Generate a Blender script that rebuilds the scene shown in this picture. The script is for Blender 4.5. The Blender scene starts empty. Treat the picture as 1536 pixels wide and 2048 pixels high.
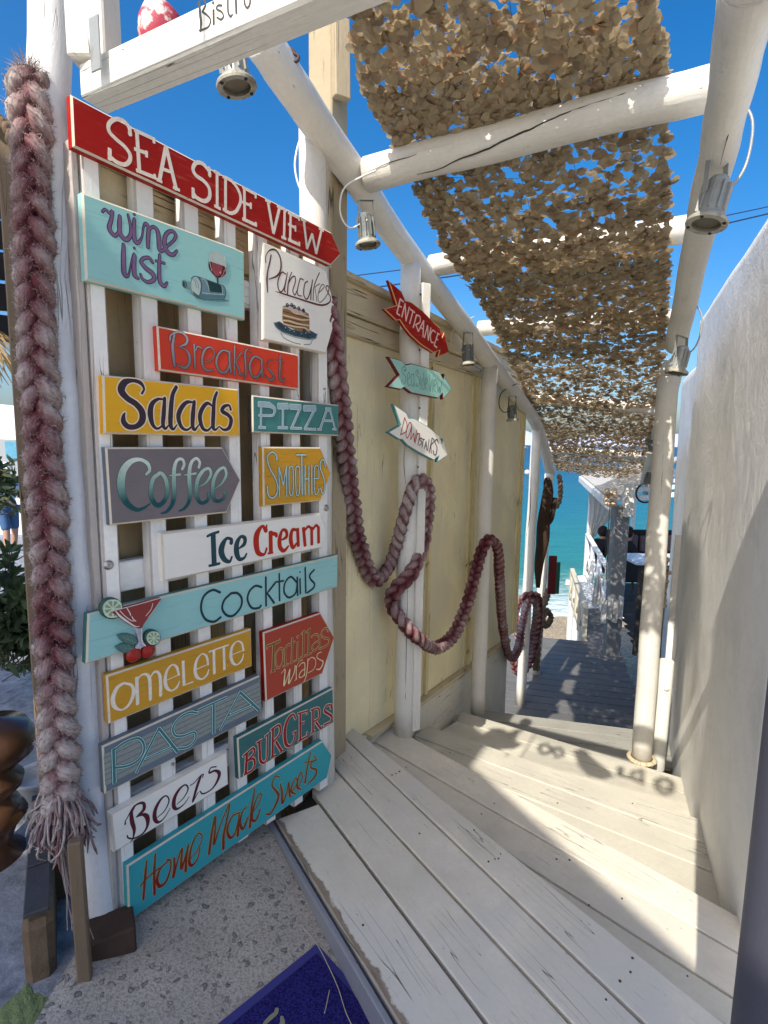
import bpy, bmesh, math, random
import numpy as np
from mathutils import Vector, Matrix
from mathutils.geometry import tessellate_polygon
random.seed(7); rng = np.random.default_rng(11)
scene = bpy.context.scene
# ---------------------------------------------------------------- camera, sky, sun, exposure
F, CX, CY, H = 1080.0, 768.0, 1024.0, 1.45
PITCH = math.atan(138/F); ROLL = math.atan(104/8452)
cam_d = bpy.data.cameras.new('camera'); cam = bpy.data.objects.new('camera', cam_d)
scene.collection.objects.link(cam); scene.camera = cam
cam_d.sensor_fit = 'HORIZONTAL'; cam_d.sensor_width = 36; cam_d.lens = 36*F/1536
cam_d.clip_start = 0.03; cam_d.clip_end = 60000
FW = np.array([0, math.cos(PITCH), -math.sin(PITCH)]); UP0 = np.array([0, math.sin(PITCH), math.cos(PITCH)]); RT0 = np.array([1., 0, 0])
RT = math.cos(ROLL)*RT0 + math.sin(ROLL)*UP0; UP = -math.sin(ROLL)*RT0 + math.cos(ROLL)*UP0
M = Matrix(((RT[0], UP[0], -FW[0], 0), (RT[1], UP[1], -FW[1], 0), (RT[2], UP[2], -FW[2], H), (0, 0, 0, 1)))
cam.matrix_world = M
SUN_AZ, SUN_EL = math.radians(210.5), math.radians(43.5)
SV = np.array([math.sin(SUN_AZ)*math.cos(SUN_EL), math.cos(SUN_AZ)*math.cos(SUN_EL), math.sin(SUN_EL)])
world = bpy.data.worlds.new('World'); scene.world = world; world.use_nodes = True
wn = world.node_tree; bg = wn.nodes['Background']
sky = wn.nodes.new('ShaderNodeTexSky'); sky.sky_type = 'NISHITA'; sky.sun_disc = False
sky.sun_elevation = SUN_EL; sky.sun_rotation = SUN_AZ; sky.altitude = 0
sky.air_density = 1.0; sky.dust_density = 3.0; sky.ozone_density = 4.0
hs_ = wn.nodes.new('ShaderNodeHueSaturation'); hs_.inputs['Saturation'].default_value = 1.40; wn.links.new(sky.outputs[0], hs_.inputs['Color']); wn.links.new(hs_.outputs[0], bg.inputs[0]); bg.inputs[1].default_value = 0.09
sl = bpy.data.lights.new('sun', 'SUN'); sl.energy = 2.6; sl.angle = math.radians(0.45); sl.color = (1.0, 0.94, 0.84)
so = bpy.data.objects.new('sun', sl); scene.collection.objects.link(so)
so.rotation_euler = Vector(SV).to_track_quat('Z', 'Y').to_euler(); so.location = (0, 0, 20)
vs = scene.view_settings; vs.view_transform = 'Standard'; vs.look = 'None'; vs.exposure = 1.27; vs.gamma = 1; vs.use_curve_mapping = False
scene.cycles.max_bounces = 8; scene.cycles.diffuse_bounces = 5

# ---------------------------------------------------------------- picture point -> place
O = np.array([0, 0, H])
def ray(x, y): return (x-CX)/F*RT - (y-CY)/F*UP + FW
def atz(x, y, z): d = ray(x, y); return O + d*((z-H)/d[2])
def atd(x, y, D): d = ray(x, y); return O + d*(D/d[1])
def atp(x, y, p0, n): d = ray(x, y); return O + d*(np.dot(np.array(p0)-O, n)/np.dot(d, n))
def V3(*a): return np.array(a, float)
def nrm(v): v = np.array(v, float); return v/np.linalg.norm(v)
def azv(deg): a = math.radians(deg); return V3(math.sin(a), math.cos(a), 0)
ZU = V3(0, 0, 1)

# ---------------------------------------------------------------- scene bookkeeping
COL = scene.collection
def tag(o, label=None, cat=None, group=None, kind=None):
    if label: o['label'] = label
    if cat: o['category'] = cat
    if group: o['group'] = group
    if kind: o['kind'] = kind
    return o
def empty(name, loc, label=None, cat=None, group=None, kind=None):
    o = bpy.data.objects.new(name, None); COL.objects.link(o); o.location = Vector(loc); o.empty_display_size = .1

    return tag(o, label, cat, group, kind)
class MB:
    def __init__(s): s.v = []; s.f = []; s.uv = []; s.m = []; s.c = []; s.nv = 0
    def add(s, V, Fs, UV=None, mat=0, col=(1, 1, 1)):
        b = s.nv; V = [tuple(float(t) for t in p) for p in V]
        s.v += V; s.nv += len(V)
        if UV is None: UV = [(p[0], p[1]+p[2]) for p in V]
        s.uv += [tuple(u) for u in UV]
        s.c += list(col) if isinstance(col, list) else [col]*len(V)
        for f in Fs:
            s.f.append([b+i for i in f]); s.m.append(mat)
        return b
    def build(s, name, mats, parent=None, smooth=False, autosmooth=None):
        me = bpy.data.meshes.new(name); base = V3(0, 0, 0)
        if parent is not None: base = WL(parent)
        me.from_pydata([(p[0]-base[0], p[1]-base[1], p[2]-base[2]) for p in s.v], [], s.f)
        if not isinstance(mats, (list, tuple)): mats = [mats]
        for m in mats: me.materials.append(m)
        me.polygons.foreach_set('material_index', s.m)
        ul = me.uv_layers.new(name='UVMap'); li = np.empty(len(me.loops), int); me.loops.foreach_get('vertex_index', li)
        ul.data.foreach_set('uv', np.array(s.uv, float)[li].ravel())
        ca = me.color_attributes.new('Col', 'FLOAT_COLOR', 'POINT')
        c = np.ones((len(s.v), 4)); c[:, :3] = np.array(s.c, float); ca.data.foreach_set('color', c.ravel())
        if smooth: me.polygons.foreach_set('use_smooth', [True]*len(me.polygons))
        me.validate(); me.update()
        o = bpy.data.objects.new(name, me); COL.objects.link(o)
        if parent is not None: o.parent = parent
        return o
def WL(o):
    p = V3(*o.location)
    while o.parent is not None: o = o.parent; p = p + V3(*o.location)
    return p
def solo(mb, name, mats, loc, label, cat, group=None, kind=None, smooth=False):
    """a thing that is one mesh, origin at loc"""
    o = mb.build(name, mats, None, smooth); loc = V3(*loc)
    o.data.transform(Matrix.Translation(-Vector(loc))); o.location = Vector(loc)
    return tag(o, label, cat, group, kind)

# shapes
def box(mb, c, ex, ey, ez, sx, sy, sz, bev=0.004, mat=0, mate=None, uoff=None, col=(1, 1, 1)):
    """chamfered box, centre c, axes ex/ey/ez with full sizes; u runs along ex"""
    c = V3(*c); ex, ey, ez = nrm(ex), nrm(ey), nrm(ez); h = (sx/2, sy/2, sz/2)
    b = min(bev, min(h)*.45); uo = random.random()*9 if uoff is None else uoff
    V = []; idx = {}
    for i in (-1, 1):
        for j in (-1, 1):
            for k in (-1, 1):
                for a in range(3):
                    q = [i*h[0], j*h[1], k*h[2]]; s3 = (i, j, k)
                    for t in range(3):
                        if t != a: q[t] -= s3[t]*b
                    idx[(i, j, k, a)] = len(V); V.append(q)
    fs = []
    def face(a, s):
        o = [t for t in range(3) if t != a]; r = []
        for (p, q) in ((-1, -1), (1, -1), (1, 1), (-1, 1)):
            k = [0, 0, 0]; k[a] = s; k[o[0]] = p; k[o[1]] = q; r.append(idx[(k[0], k[1], k[2], a)])
        if (s > 0) == (a == 1): r = r[::-1]
        return r
    main = [face(a, s) for a in range(3) for s in (-1, 1)]
    edges = []
    for a in range(3):
        o = [t for t in range(3) if t != a]
        for p in (-1, 1):
            for q in (-1, 1):
                k0 = [0, 0, 0]; k0[a] = -1; k0[o[0]] = p; k0[o[1]] = q; k1 = list(k0); k1[a] = 1
                edges.append([idx[(*k0, o[0])], idx[(*k1, o[0])], idx[(*k1, o[1])], idx[(*k0, o[1])]])
    cor = [[idx[(i, j, k, 0)], idx[(i, j, k, 1)], idx[(i, j, k, 2)]] for i in (-1, 1) for j in (-1, 1) for k in (-1, 1)]
    W = [c + ex*q[0] + ey*q[1] + ez*q[2] for q in V]
    UV = [(q[0]+uo, q[1]+q[2]+uo*.37) for q in V]
    def orient(f):
        P = [np.array(V[i]) for i in f]; n = np.cross(P[1]-P[0], P[2]-P[0]); cc = sum(P)/len(P)
        return f if np.dot(n, cc) > 0 else f[::-1]
    b0 = mb.add(W, [orient(f) for f in main], UV, mat, col)
    me = mat if mate is None else mate
    for f in edges+cor: mb.f.append([b0+i for i in orient(f)]); mb.m.append(me)
def seg(mb, a, b, w, t, up=ZU, bev=.004, mat=0, col=(1, 1, 1)):
    """bar from a to b, width w across, thickness t along up"""
    a, b = V3(*a), V3(*b); ex = nrm(b-a); ez = nrm(np.array(up)-ex*np.dot(up, ex)); ey = np.cross(ez, ex)
    box(mb, (a+b)/2, ex, ey, ez, np.linalg.norm(b-a), w, t, bev, mat, col=col)
def inset(P, d):
    n = len(P); A = sum(P[i][0]*P[(i+1) % n][1]-P[(i+1) % n][0]*P[i][1] for i in range(n)); sg = 1 if A > 0 else -1
    out = []
    for i in range(n):
        p0, p1, p2 = np.array(P[i-1]), np.array(P[i]), np.array(P[(i+1) % n])
        e1, e2 = nrm(p1-p0), nrm(p2-p1); n1 = V3(-e1[1], e1[0])*sg; n2 = V3(-e2[1], e2[0])*sg
        m = n1+n2; k = np.dot(m, m)
        out.append(p1 + (m*(2*d/k) if k > .25 else n1*d))
    return out
def prism(mb, P, to3, n, t, bev=.003, mf=0, mb_=1, ms=2, uvs=1.0, col=(1, 1, 1)):
    """front outline P (plane coords, 2D), to3 maps to space, n front normal, thickness t backwards"""
    A = sum(P[i][0]*P[(i+1) % len(P)][1]-P[(i+1) % len(P)][0]*P[i][1] for i in range(len(P)))
    P = [np.array(p[:2], float) for p in P]
    T3 = [to3(p) for p in P]; nn = np.cross(T3[1]-T3[0], T3[2]-T3[1]);
    cr = sum((np.cross(T3[i]-T3[0], T3[(i+1) % len(P)]-T3[0]) for i in range(1, len(P)-1)), V3(0, 0, 0))
    if np.dot(cr, n) < 0: P = P[::-1]; T3 = T3[::-1]
    I = inset(P, bev); N = len(P); uo = random.random()*7
    fv = [to3(p) for p in I]; tri = tessellate_polygon([[Vector(p) for p in fv]])
    def ort(f, V):
        a, b, c = (np.array(V[i]) for i in f); return f if np.dot(np.cross(b-a, c-a), n) > 0 else f[::-1]
    mb.add(fv, [ort(list(f), fv) for f in tri], [(p[0]*uvs+uo, p[1]*uvs) for p in I], mf, col)
    r1 = [q - n*bev*.8 for q in T3]; r2 = [q - n*t for q in T3]
    mb.add(fv+r1, [[N+i, N+(i+1) % N, (i+1) % N, i] for i in range(N)], [(p[0]+uo, p[1]) for p in I]+[(p[0]+uo, p[1]) for p in P], mb_, col)
    mb.add(r1+r2, [[N+i, N+(i+1) % N, (i+1) % N, i] for i in range(N)], [(p[0]+uo, p[1]) for p in P]+[(p[0]+uo, p[1]+t) for p in P], ms, col)
    mb.add(r2, [ort(list(f), r2)[::-1] for f in tessellate_polygon([[Vector(p) for p in r2]])], [(p[0], p[1]) for p in P], ms, col)
def frames(pts, up=None):
    pts = [np.array(p, float) for p in pts]; n = len(pts); T = []
    for i in range(n): T.append(nrm(pts[min(i+1, n-1)]-pts[max(i-1, 0)]))
    N0 = np.array(up if up is not None else (ZU if abs(T[0][2]) < .9 else V3(1, 0, 0)), float)
    N = [nrm(N0-T[0]*np.dot(N0, T[0]))]
    for i in range(1, n):
        v = N[-1]-T[i]*np.dot(N[-1], T[i]); N.append(nrm(v))
    return T, N, [np.cross(T[i], N[i]) for i in range(n)]
def tube(mb, pts, rad, seg_=10, mat=0, cap=True, up=None, wob=0.0, col=(1, 1, 1), uvo=None):
    pts = [np.array(p, float) for p in pts]; n = len(pts); T, N, B = frames(pts, up)
    if not hasattr(rad, '__len__'): rad = [rad]*n
    V = []; UV = []; L = random.random()*5 if uvo is None else uvo; ph = random.random()*6
    for i in range(n):
        if i: L += np.linalg.norm(pts[i]-pts[i-1])
        for k in range(seg_):
            a = 2*math.pi*k/seg_; r = rad[i]*(1+wob*(math.sin(2*a+L*3+ph)+.6*math.sin(3*a-L*5+ph*2)))
            V.append(pts[i]+(N[i]*math.cos(a)+B[i]*math.sin(a))*r); UV.append((L, a*rad[i]))
    Fs = [[i*seg_+k, i*seg_+(k+1) % seg_, (i+1)*seg_+(k+1) % seg_, (i+1)*seg_+k] for i in range(n-1) for k in range(seg_)]
    if cap:
        V += [pts[0]-T[0]*rad[0]*.05, pts[-1]+T[-1]*rad[-1]*.05]; UV += [(L, 0), (L, 0)]; a, b = len(V)-2, len(V)-1
        Fs += [[a, (k+1) % seg_, k] for k in range(seg_)]+[[b, (n-1)*seg_+k, (n-1)*seg_+(k+1) % seg_] for k in range(seg_)]
    mb.add(V, Fs, UV, mat, col)
def lathe(mb, prof, base, axis=ZU, n=20, mat=0, col=(1, 1, 1), ref=None):
    """prof list of (r, h)"""
    base = V3(*base); T = nrm(axis); a0 = V3(1, 0, 0) if abs(T[0]) < .9 else V3(0, 1, 0); N = nrm(a0-T*np.dot(a0, T)); B = np.cross(T, N)
    V = []; UV = []
    for (r, h) in prof:
        for k in range(n):
            a = 2*math.pi*k/n; V.append(base+T*h+(N*math.cos(a)+B*math.sin(a))*max(r, 1e-4)); UV.append((h, a*.1))
    Fs = [[i*n+k, i*n+(k+1) % n, (i+1)*n+(k+1) % n, (i+1)*n+k] for i in range(len(prof)-1) for k in range(n)]
    mb.add(V, Fs, UV, mat, col)
def cr(pts, m=8):
    """catmull-rom through pts (any dimension)"""
    P = [np.array(p, float) for p in pts]
    if len(P) < 3: return [P[0]+(P[-1]-P[0])*t/2 for t in range(3)]
    Q = [2*P[0]-P[1]]+P+[2*P[-1]-P[-2]]; out = []
    for i in range(1, len(Q)-2):
        for j in range(m):
            t = j/m; a, b, c, d = Q[i-1], Q[i], Q[i+1], Q[i+2]
            out.append(.5*((2*b)+(-a+c)*t+(2*a-5*b+4*c-d)*t*t+(-a+3*b-3*c+d)*t**3))
    out.append(P[-1]); return out
# ---------------------------------------------------------------- materials
def newmat(name):
    m = bpy.data.materials.new(name); m.use_nodes = True; nt = m.node_tree
    return m, nt, nt.nodes['Principled BSDF']
def N(nt, t, **k):
    n = nt.nodes.new(t)
    for a, b in k.items(): setattr(n, a, b)
    return n
def ramp(nt, fac, stops):
    r = N(nt, 'ShaderNodeValToRGB'); e = r.color_ramp.elements
    while len(e) > 1: e.remove(e[-1])
    e[0].position = stops[0][0]; e[0].color = (*stops[0][1], 1) if len(stops[0][1]) == 3 else stops[0][1]
    for p, c in stops[1:]: q = e.new(p); q.color = (*c, 1)
    nt.links.new(fac, r.inputs[0]); return r.outputs[0]
def mixc(nt, fac, a, b, mode='MIX'):
    x = N(nt, 'ShaderNodeMix', data_type='RGBA', blend_type=mode)
    for sock, v in ((x.inputs[0], fac), (x.inputs[6], a), (x.inputs[7], b)):
        if isinstance(v, bpy.types.NodeSocket): nt.links.new(v, sock)
        elif isinstance(v, tuple): sock.default_value = (*v, 1)[:4]
        else: sock.default_value = v
    return x.outputs[2]
def coords(nt, kind, scale, rot=(0, 0, 0)):
    tc = N(nt, 'ShaderNodeTexCoord'); mp = N(nt, 'ShaderNodeMapping')
    mp.inputs['Scale'].default_value = scale; mp.inputs['Rotation'].default_value = rot
    nt.links.new(tc.outputs[kind], mp.inputs[0]); return mp.outputs[0]
def noise(nt, vec, scale, detail=4, rough=.55, dist=0):
    n = N(nt, 'ShaderNodeTexNoise'); n.inputs['Scale'].default_value = scale; n.inputs['Detail'].default_value = detail
    n.inputs['Roughness'].default_value = rough; n.inputs['Distortion'].default_value = dist
    nt.links.new(vec, n.inputs['Vector']); return n.outputs[0]
def math_(nt, op, a, b=0.0):
    n = N(nt, 'ShaderNodeMath', operation=op)
    for s, v in ((n.inputs[0], a), (n.inputs[1], b)):
        if isinstance(v, bpy.types.NodeSocket): nt.links.new(v, s)
        else: s.default_value = v
    return n.outputs[0]
def bump(nt, bs, h, dist, strength=1.0):
    b = N(nt, 'ShaderNodeBump'); b.inputs['Distance'].default_value = dist; b.inputs['Strength'].default_value = strength
    nt.links.new(h, b.inputs['Height']); nt.links.new(b.outputs[0], bs.inputs['Normal'])
def fin(nt, bs, colr, rough=.6, spec=.3):
    if isinstance(colr, bpy.types.NodeSocket): nt.links.new(colr, bs.inputs['Base Color'])
    else: bs.inputs['Base Color'].default_value = (*colr, 1)
    if isinstance(rough, bpy.types.NodeSocket): nt.links.new(rough, bs.inputs['Roughness'])
    else: bs.inputs['Roughness'].default_value = rough
    bs.inputs['Specular IOR Level'].default_value = spec
def painted_wood(name, base, wear, amt=.5, streak=(6, 90), rough=.55, flecks=True, crack=0.0, bumpd=.0012, tint=None, objvar=.06, blot=.10):
    """painted boards: u along the grain. wear shows the timber or primer under the paint"""
    m, nt, bs = newmat(name)
    uv = coords(nt, 'UV', (streak[0], streak[1], 1)); ob = coords(nt, 'Object', (1, 1, 1))
    g = noise(nt, uv, 1.0, 6, .65, .3); big = noise(nt, ob, 3.0, 5, .6); fine = noise(nt, ob, 60.0, 3, .6)
    c = mixc(nt, ramp(nt, big, [(.3, (0, 0, 0)), (.7, (1, 1, 1))]), tuple(v*(1-blot) for v in base), tuple(min(1, v*(1+blot)) for v in base))
    if tint: c = mixc(nt, ramp(nt, noise(nt, ob, 1.7, 3), [(.45, (0, 0, 0)), (.62, (1, 1, 1))]), c, tint)
    c = mixc(nt, ramp(nt, fine, [(.35, (0, 0, 0)), (.75, (1, 1, 1))]), c, mixc(nt, .5, c, tuple(v*.86 for v in base)))
    w = ramp(nt, math_(nt, 'ADD', math_(nt, 'MULTIPLY', g, .7), math_(nt, 'MULTIPLY', big, .3)), [(.56-.10*amt, (0, 0, 0)), (.60-.06*amt, (1, 1, 1))])
    inv = math_(nt, 'SUBTRACT', 1.0, w)
    g2 = ramp(nt, g, [(.30, (1, 1, 1)), (.40, (0, 0, 0))])
    c = mixc(nt, math_(nt, 'MULTIPLY', g2, .55*amt), c, wear)
    hgt = math_(nt, 'SUBTRACT', g, math_(nt, 'MULTIPLY', fine, -.3))
    if flecks:
        v = N(nt, 'ShaderNodeTexVoronoi'); v.inputs['Scale'].default_value = 1.0
        nt.links.new(coords(nt, 'UV', (14, 60, 1)), v.inputs['Vector'])
        fl = ramp(nt, v.outputs['Distance'], [(.035, (1, 1, 1)), (.075, (0, 0, 0))])
        fl = math_(nt, 'MULTIPLY', fl, ramp(nt, noise(nt, ob, 9.0, 2), [(.50, (0, 0, 0)), (.56, (1, 1, 1))]))
        c = mixc(nt, math_(nt, 'MULTIPLY', fl, .8), c, tuple(v*.25 for v in wear))
        hgt = math_(nt, 'SUBTRACT', hgt, math_(nt, 'MULTIPLY', fl, 1.5))
    if crack:
        cu = noise(nt, coords(nt, 'UV', (1.1, 26, 1)), 1.0, 2, .4, .25)
        ck = ramp(nt, math_(nt, 'ABSOLUTE', math_(nt, 'SUBTRACT', cu, .52)), [(.0, (1, 1, 1)), (.012*crack, (0, 0, 0))])
        ck = math_(nt, 'MULTIPLY', ck, ramp(nt, noise(nt, ob, 2.3, 1), [(.5, (0, 0, 0)), (.58, (1, 1, 1))]))
        c = mixc(nt, math_(nt, 'MULTIPLY', ck, .9), c, (.05, .04, .03))
        hgt = math_(nt, 'SUBTRACT', hgt, math_(nt, 'MULTIPLY', ck, 3.0))
    oi = N(nt, 'ShaderNodeObjectInfo'); hv = N(nt, 'ShaderNodeHueSaturation')
    nt.links.new(c, hv.inputs['Color'])
    nt.links.new(math_(nt, 'ADD', math_(nt, 'MULTIPLY', oi.outputs['Random'], 2*objvar), 1-objvar), hv.inputs['Value'])
    fin(nt, bs, hv.outputs[0], rough); bump(nt, bs, hgt, bumpd); return m
def plain(name, c, rough=.6, metal=0, var=.12, scale=20, bumpd=.0, spec=.3, dark=None, dscale=4, dpos=(.5, .65)):
    m, nt, bs = newmat(name); ob = coords(nt, 'Object', (1, 1, 1)); n1 = noise(nt, ob, scale, 5, .6)
    col = mixc(nt, n1, tuple(v*(1-var) for v in c), tuple(min(1, v*(1+var)) for v in c))
    if dark: col = mixc(nt, ramp(nt, noise(nt, ob, dscale, 6, .65), [(dpos[0], (0, 0, 0)), (dpos[1], (1, 1, 1))]), col, dark)
    fin(nt, bs, col, rough, spec); bs.inputs['Metallic'].default_value = metal
    if bumpd: bump(nt, bs, noise(nt, ob, scale*2, 6, .65), bumpd)
    return m
MT = {}
WOODU = (.22, .15, .09)
MT['white'] = painted_wood('whitewashed_wood', (.80, .76, .66), (.40, .33, .25), .35, (5, 60), .6, True, .35, .002)
MT['post'] = painted_wood('white_painted_log', (.72, .69, .615), (.33, .27, .19), .45, (4, 34), .5, True, 0, .003)
MT['postblue'] = painted_wood('white_painted_post', (.74, .73, .72), (.10, .09, .08), .30, (8, 50), .5, True, .5, .002)
MT['picket'] = painted_wood('white_picket_paint', (.88, .84, .77), (.20, .13, .10), .45, (4, 70), .55, True, .6, .0012)
MT['picketedge'] = painted_wood('worn_picket_edge', (.50, .44, .39), (.16, .09, .07), .9, (9, 50), .6, True, .6, .0012)
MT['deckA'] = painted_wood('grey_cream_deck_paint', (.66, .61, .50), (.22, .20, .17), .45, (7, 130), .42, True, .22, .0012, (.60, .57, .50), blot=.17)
def edgeworn(name, src, wid):
    m = src.copy(); m.name = name; nt = m.node_tree; bs = nt.nodes['Principled BSDF']; old = bs.inputs['Base Color'].links[0].from_socket
    tc = N(nt, 'ShaderNodeTexCoord'); sx = N(nt, 'ShaderNodeSeparateXYZ'); nt.links.new(tc.outputs['UV'], sx.inputs[0])
    nn = noise(nt, coords(nt, 'Object', (1, 1, 1)), 11, 6, .7); e = math_(nt, 'SUBTRACT', sx.outputs[1], math_(nt, 'MULTIPLY', math_(nt, 'SUBTRACT', nn, .42), wid*3))
    k = ramp(nt, e, [(wid*.55, (1, 1, 1)), (wid*.7, (0, 0, 0))]); b = noise(nt, coords(nt, 'UV', (9, 90, 1)), 1, 5, .7)
    nt.links.new(mixc(nt, k, old, mixc(nt, b, (.12, .09, .06), (.40, .33, .25))), bs.inputs['Base Color']); return m
MT['deckE'] = edgeworn('edge_worn_deck_paint', MT['deckA'], .024)
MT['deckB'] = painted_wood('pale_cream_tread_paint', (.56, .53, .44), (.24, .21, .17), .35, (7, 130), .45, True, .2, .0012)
MT['deckC'] = painted_wood('grey_deck_paint_and_shade', (.15, .145, .135), (.12, .11, .10), .35, (6, 90), .5, True, .3, .0012)  # deck grey; also carries the shade on the near gangway planks
MT['deckL'] = painted_wood('net_shade_tread_grey', (.34, .33, .29), (.14, .13, .11), .45, (7, 130), .5, True, .2, .0012)  # grey darkens these treads in place of the net's shade
MT['riser'] = painted_wood('blue_grey_riser_paint', (.22, .225, .25), (.30, .26, .20), .3, (5, 60), .4, True, 0, .0008)
MT['bare'] = painted_wood('bare_worn_wood_edge', (.33, .27, .20), (.14, .10, .07), .9, (10, 60), .7, True, .8, .002)
MT['timber'] = painted_wood('weathered_timber', (.42, .34, .22), (.14, .10, .06), 1.0, (7, 40), .75, True, 1.0, .003)
MT['brown'] = painted_wood('brown_paint_timber', (.17, .12, .075), (.10, .065, .04), .8, (5, 40), .6, True, .8, .002)
MT['brownboard'] = painted_wood('rough_brown_boards', (.38, .28, .15), (.05, .033, .016), 1.0, (5, 55), .7, False, .8, .002)
MT['slat_olive'] = plain('cream_slat', (.58, .48, .26), .6)
MT['yellow'] = painted_wood('cream_yellow_plywood_paint', (.92, .80, .50), (.60, .48, .26), .55, (2.6, 26), .55, True, .35, .0016, (.80, .71, .48), blot=.12)
MT['yellowtrim'] = painted_wood('cream_trim', (.78, .66, .36), (.25, .17, .08), .6, (6, 60), .55, True, .8, .0015)
MT['cap'] = painted_wood('flaking_cap_board', (.62, .52, .34), (.16, .11, .06), 1.0, (5, 26), .7, True, 1.0, .003)
MT['skirt'] = painted_wood('pale_skirting', (.76, .72, .60), (.3, .26, .2), .3, (4, 40), .55, True, .4, .001)
MT['dark'] = plain('dark_brown_and_gap_shade', (.05, .042, .035), .8)  # near black brown; under the boards it stands in for gap shade
MT['metal'] = plain('grey_painted_metal', (.17, .18, .17), .45, .3, .1, 40, .0003, .4, (.16, .15, .12), 25, (.55, .7))
MT['metalw'] = plain('pale_grey_fixture_paint', (.32, .33, .31), .4, .2, .1, 40, .0003, .4, (.25, .23, .18), 30, (.58, .7))
MT['ring'] = plain('dirty_fixture_ring', (.40, .38, .31), .55, .1, .15, 60, .0005, .3, (.22, .19, .13), 30, (.5, .65))
MT['screw'] = plain('zinc_screw', (.42, .40, .37), .35, .8)
MT['black'] = plain('black_rubber', (.02, .02, .022), .6)
MT['cablew'] = plain('white_cable', (.70, .70, .66), .5)
MT['iron'] = plain('rusty_iron', (.10, .06, .05), .7, .3, .3, 60, .0005)
m, nt, bs = newmat('lamp_lens_glass'); fin(nt, bs, (.16, .15, .10), .12, .6); bs.inputs['Metallic'].default_value = 0; MT['lens'] = m
# lettering paint: colour sits in the attribute
m, nt, bs = newmat('lettering_paint'); at = N(nt, 'ShaderNodeAttribute', attribute_name='Col')
nn = noise(nt, coords(nt, 'Object', (1, 1, 1)), 90, 4); cc = mixc(nt, ramp(nt, nn, [(.3, (0, 0, 0)), (.8, (1, 1, 1))]), at.outputs[0], mixc(nt, 1.0, at.outputs[0], (.80, .80, .80), 'MULTIPLY'))
fin(nt, bs, cc, .5, .18); MT['paint'] = m
def signpaint(name, c, c2, wear=(.30, .2, .12), amt=.35, st=(7, 75)):
    m, nt, bs = newmat(name); uv = coords(nt, 'UV', (st[0], st[1], 1)); ob = coords(nt, 'Object', (1, 1, 1))
    g = noise(nt, uv, 1, 6, .7, .5); b = noise(nt, ob, 4, 4); col = mixc(nt, ramp(nt, b, [(.3, (0, 0, 0)), (.7, (1, 1, 1))]), c, c2)
    col = mixc(nt, math_(nt, 'MULTIPLY', ramp(nt, g, [(.30, (1, 1, 1)), (.44, (0, 0, 0))]), amt), col, wear)
    col = mixc(nt, math_(nt, 'MULTIPLY', ramp(nt, g, [(.60, (0, 0, 0)), (.78, (1, 1, 1))]), .25), col, tuple(min(1, v*1.3+.02) for v in c))
    fin(nt, bs, col, .5, .18); bump(nt, bs, g, .0006); return m
MT['edgecream'] = painted_wood('worn_cream_sign_edge', (.62, .54, .42), (.28, .20, .13), .8, (9, 40), .6, True, 0, .0008)
# white rendered wall
m, nt, bs = newmat('whitewashed_render'); ob = coords(nt, 'Object', (1, 1, 1))
n1 = noise(nt, ob, 2.2, 6, .6, .3); n2 = noise(nt, coords(nt, 'Object', (3.2, 3.2, 2.6)), 1.7, 9, .72, 1.2); n3 = noise(nt, ob, 55, 4, .6)
c = mixc(nt, ramp(nt, n2, [(.35, (0, 0, 0)), (.75, (1, 1, 1))]), (.88, .86, .82), (.78, .76, .72))
c = mixc(nt, ramp(nt, n1, [(.5, (0, 0, 0)), (.8, (1, 1, 1))]), c, (.62, .60, .56))
fin(nt, bs, c, .75, .2); bump(nt, bs, math_(nt, 'ADD', math_(nt, 'ADD', math_(nt, 'MULTIPLY', n2, 1.5), math_(nt, 'MULTIPLY', noise(nt, ob, 9, 6, .65), .6)), math_(nt, 'MULTIPLY', n3, .25)), .0065); MT['render'] = m
MT['pillar'] = plain('speckled_shaded_white', (.065, .065, .085), .5, 0, .10, 220, .0006, .3)  # white post; its deep shade is put into this dark grey
# pebbly concrete
m, nt, bs = newmat('pebbled_concrete'); ob = coords(nt, 'Object', (1, 1, 1))
n1 = noise(nt, ob, 3, 6, .6); n2 = noise(nt, ob, 130, 4, .7)
c = mixc(nt, n1, (.36, .32, .265), (.58, .52, .44)); c = mixc(nt, ramp(nt, n2, [(.35, (1, 1, 1)), (.55, (0, 0, 0))]), c, (.26, .225, .18))
dv = coords(nt, 'Object', (1, 1, 1)); ds = N(nt, 'ShaderNodeVectorMath', operation='ADD'); nt.links.new(dv, ds.inputs[0])
nz = N(nt, 'ShaderNodeTexNoise'); nz.inputs['Scale'].default_value = 40; nt.links.new(dv, nz.inputs['Vector'])
sc_ = N(nt, 'ShaderNodeVectorMath', operation='SCALE'); sc_.inputs['Scale'].default_value = .035; nt.links.new(nz.outputs['Color'], sc_.inputs[0]); nt.links.new(sc_.outputs[0], ds.inputs[1])
vv = N(nt, 'ShaderNodeTexVoronoi'); vv.inputs['Scale'].default_value = 36; nt.links.new(ds.outputs[0], vv.inputs['Vector'])
sel = N(nt, 'ShaderNodeSeparateColor'); nt.links.new(vv.outputs['Color'], sel.inputs[0])
pk = math_(nt, 'MULTIPLY', ramp(nt, vv.outputs['Distance'], [(.26, (1, 1, 1)), (.33, (0, 0, 0))]), ramp(nt, sel.outputs[0], [(.28, (0, 0, 0)), (.30, (1, 1, 1))]))
ringm = math_(nt, 'MULTIPLY', pk, ramp(nt, vv.outputs['Distance'], [(.18, (0, 0, 0)), (.27, (1, 1, 1))]))
pc = mixc(nt, sel.outputs[1], (.15, .14, .13), (.36, .34, .31))
c = mixc(nt, math_(nt, 'MULTIPLY', pk, .75), c, pc); c = mixc(nt, math_(nt, 'MULTIPLY', ringm, .55), c, (.10, .09, .08))
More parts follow.
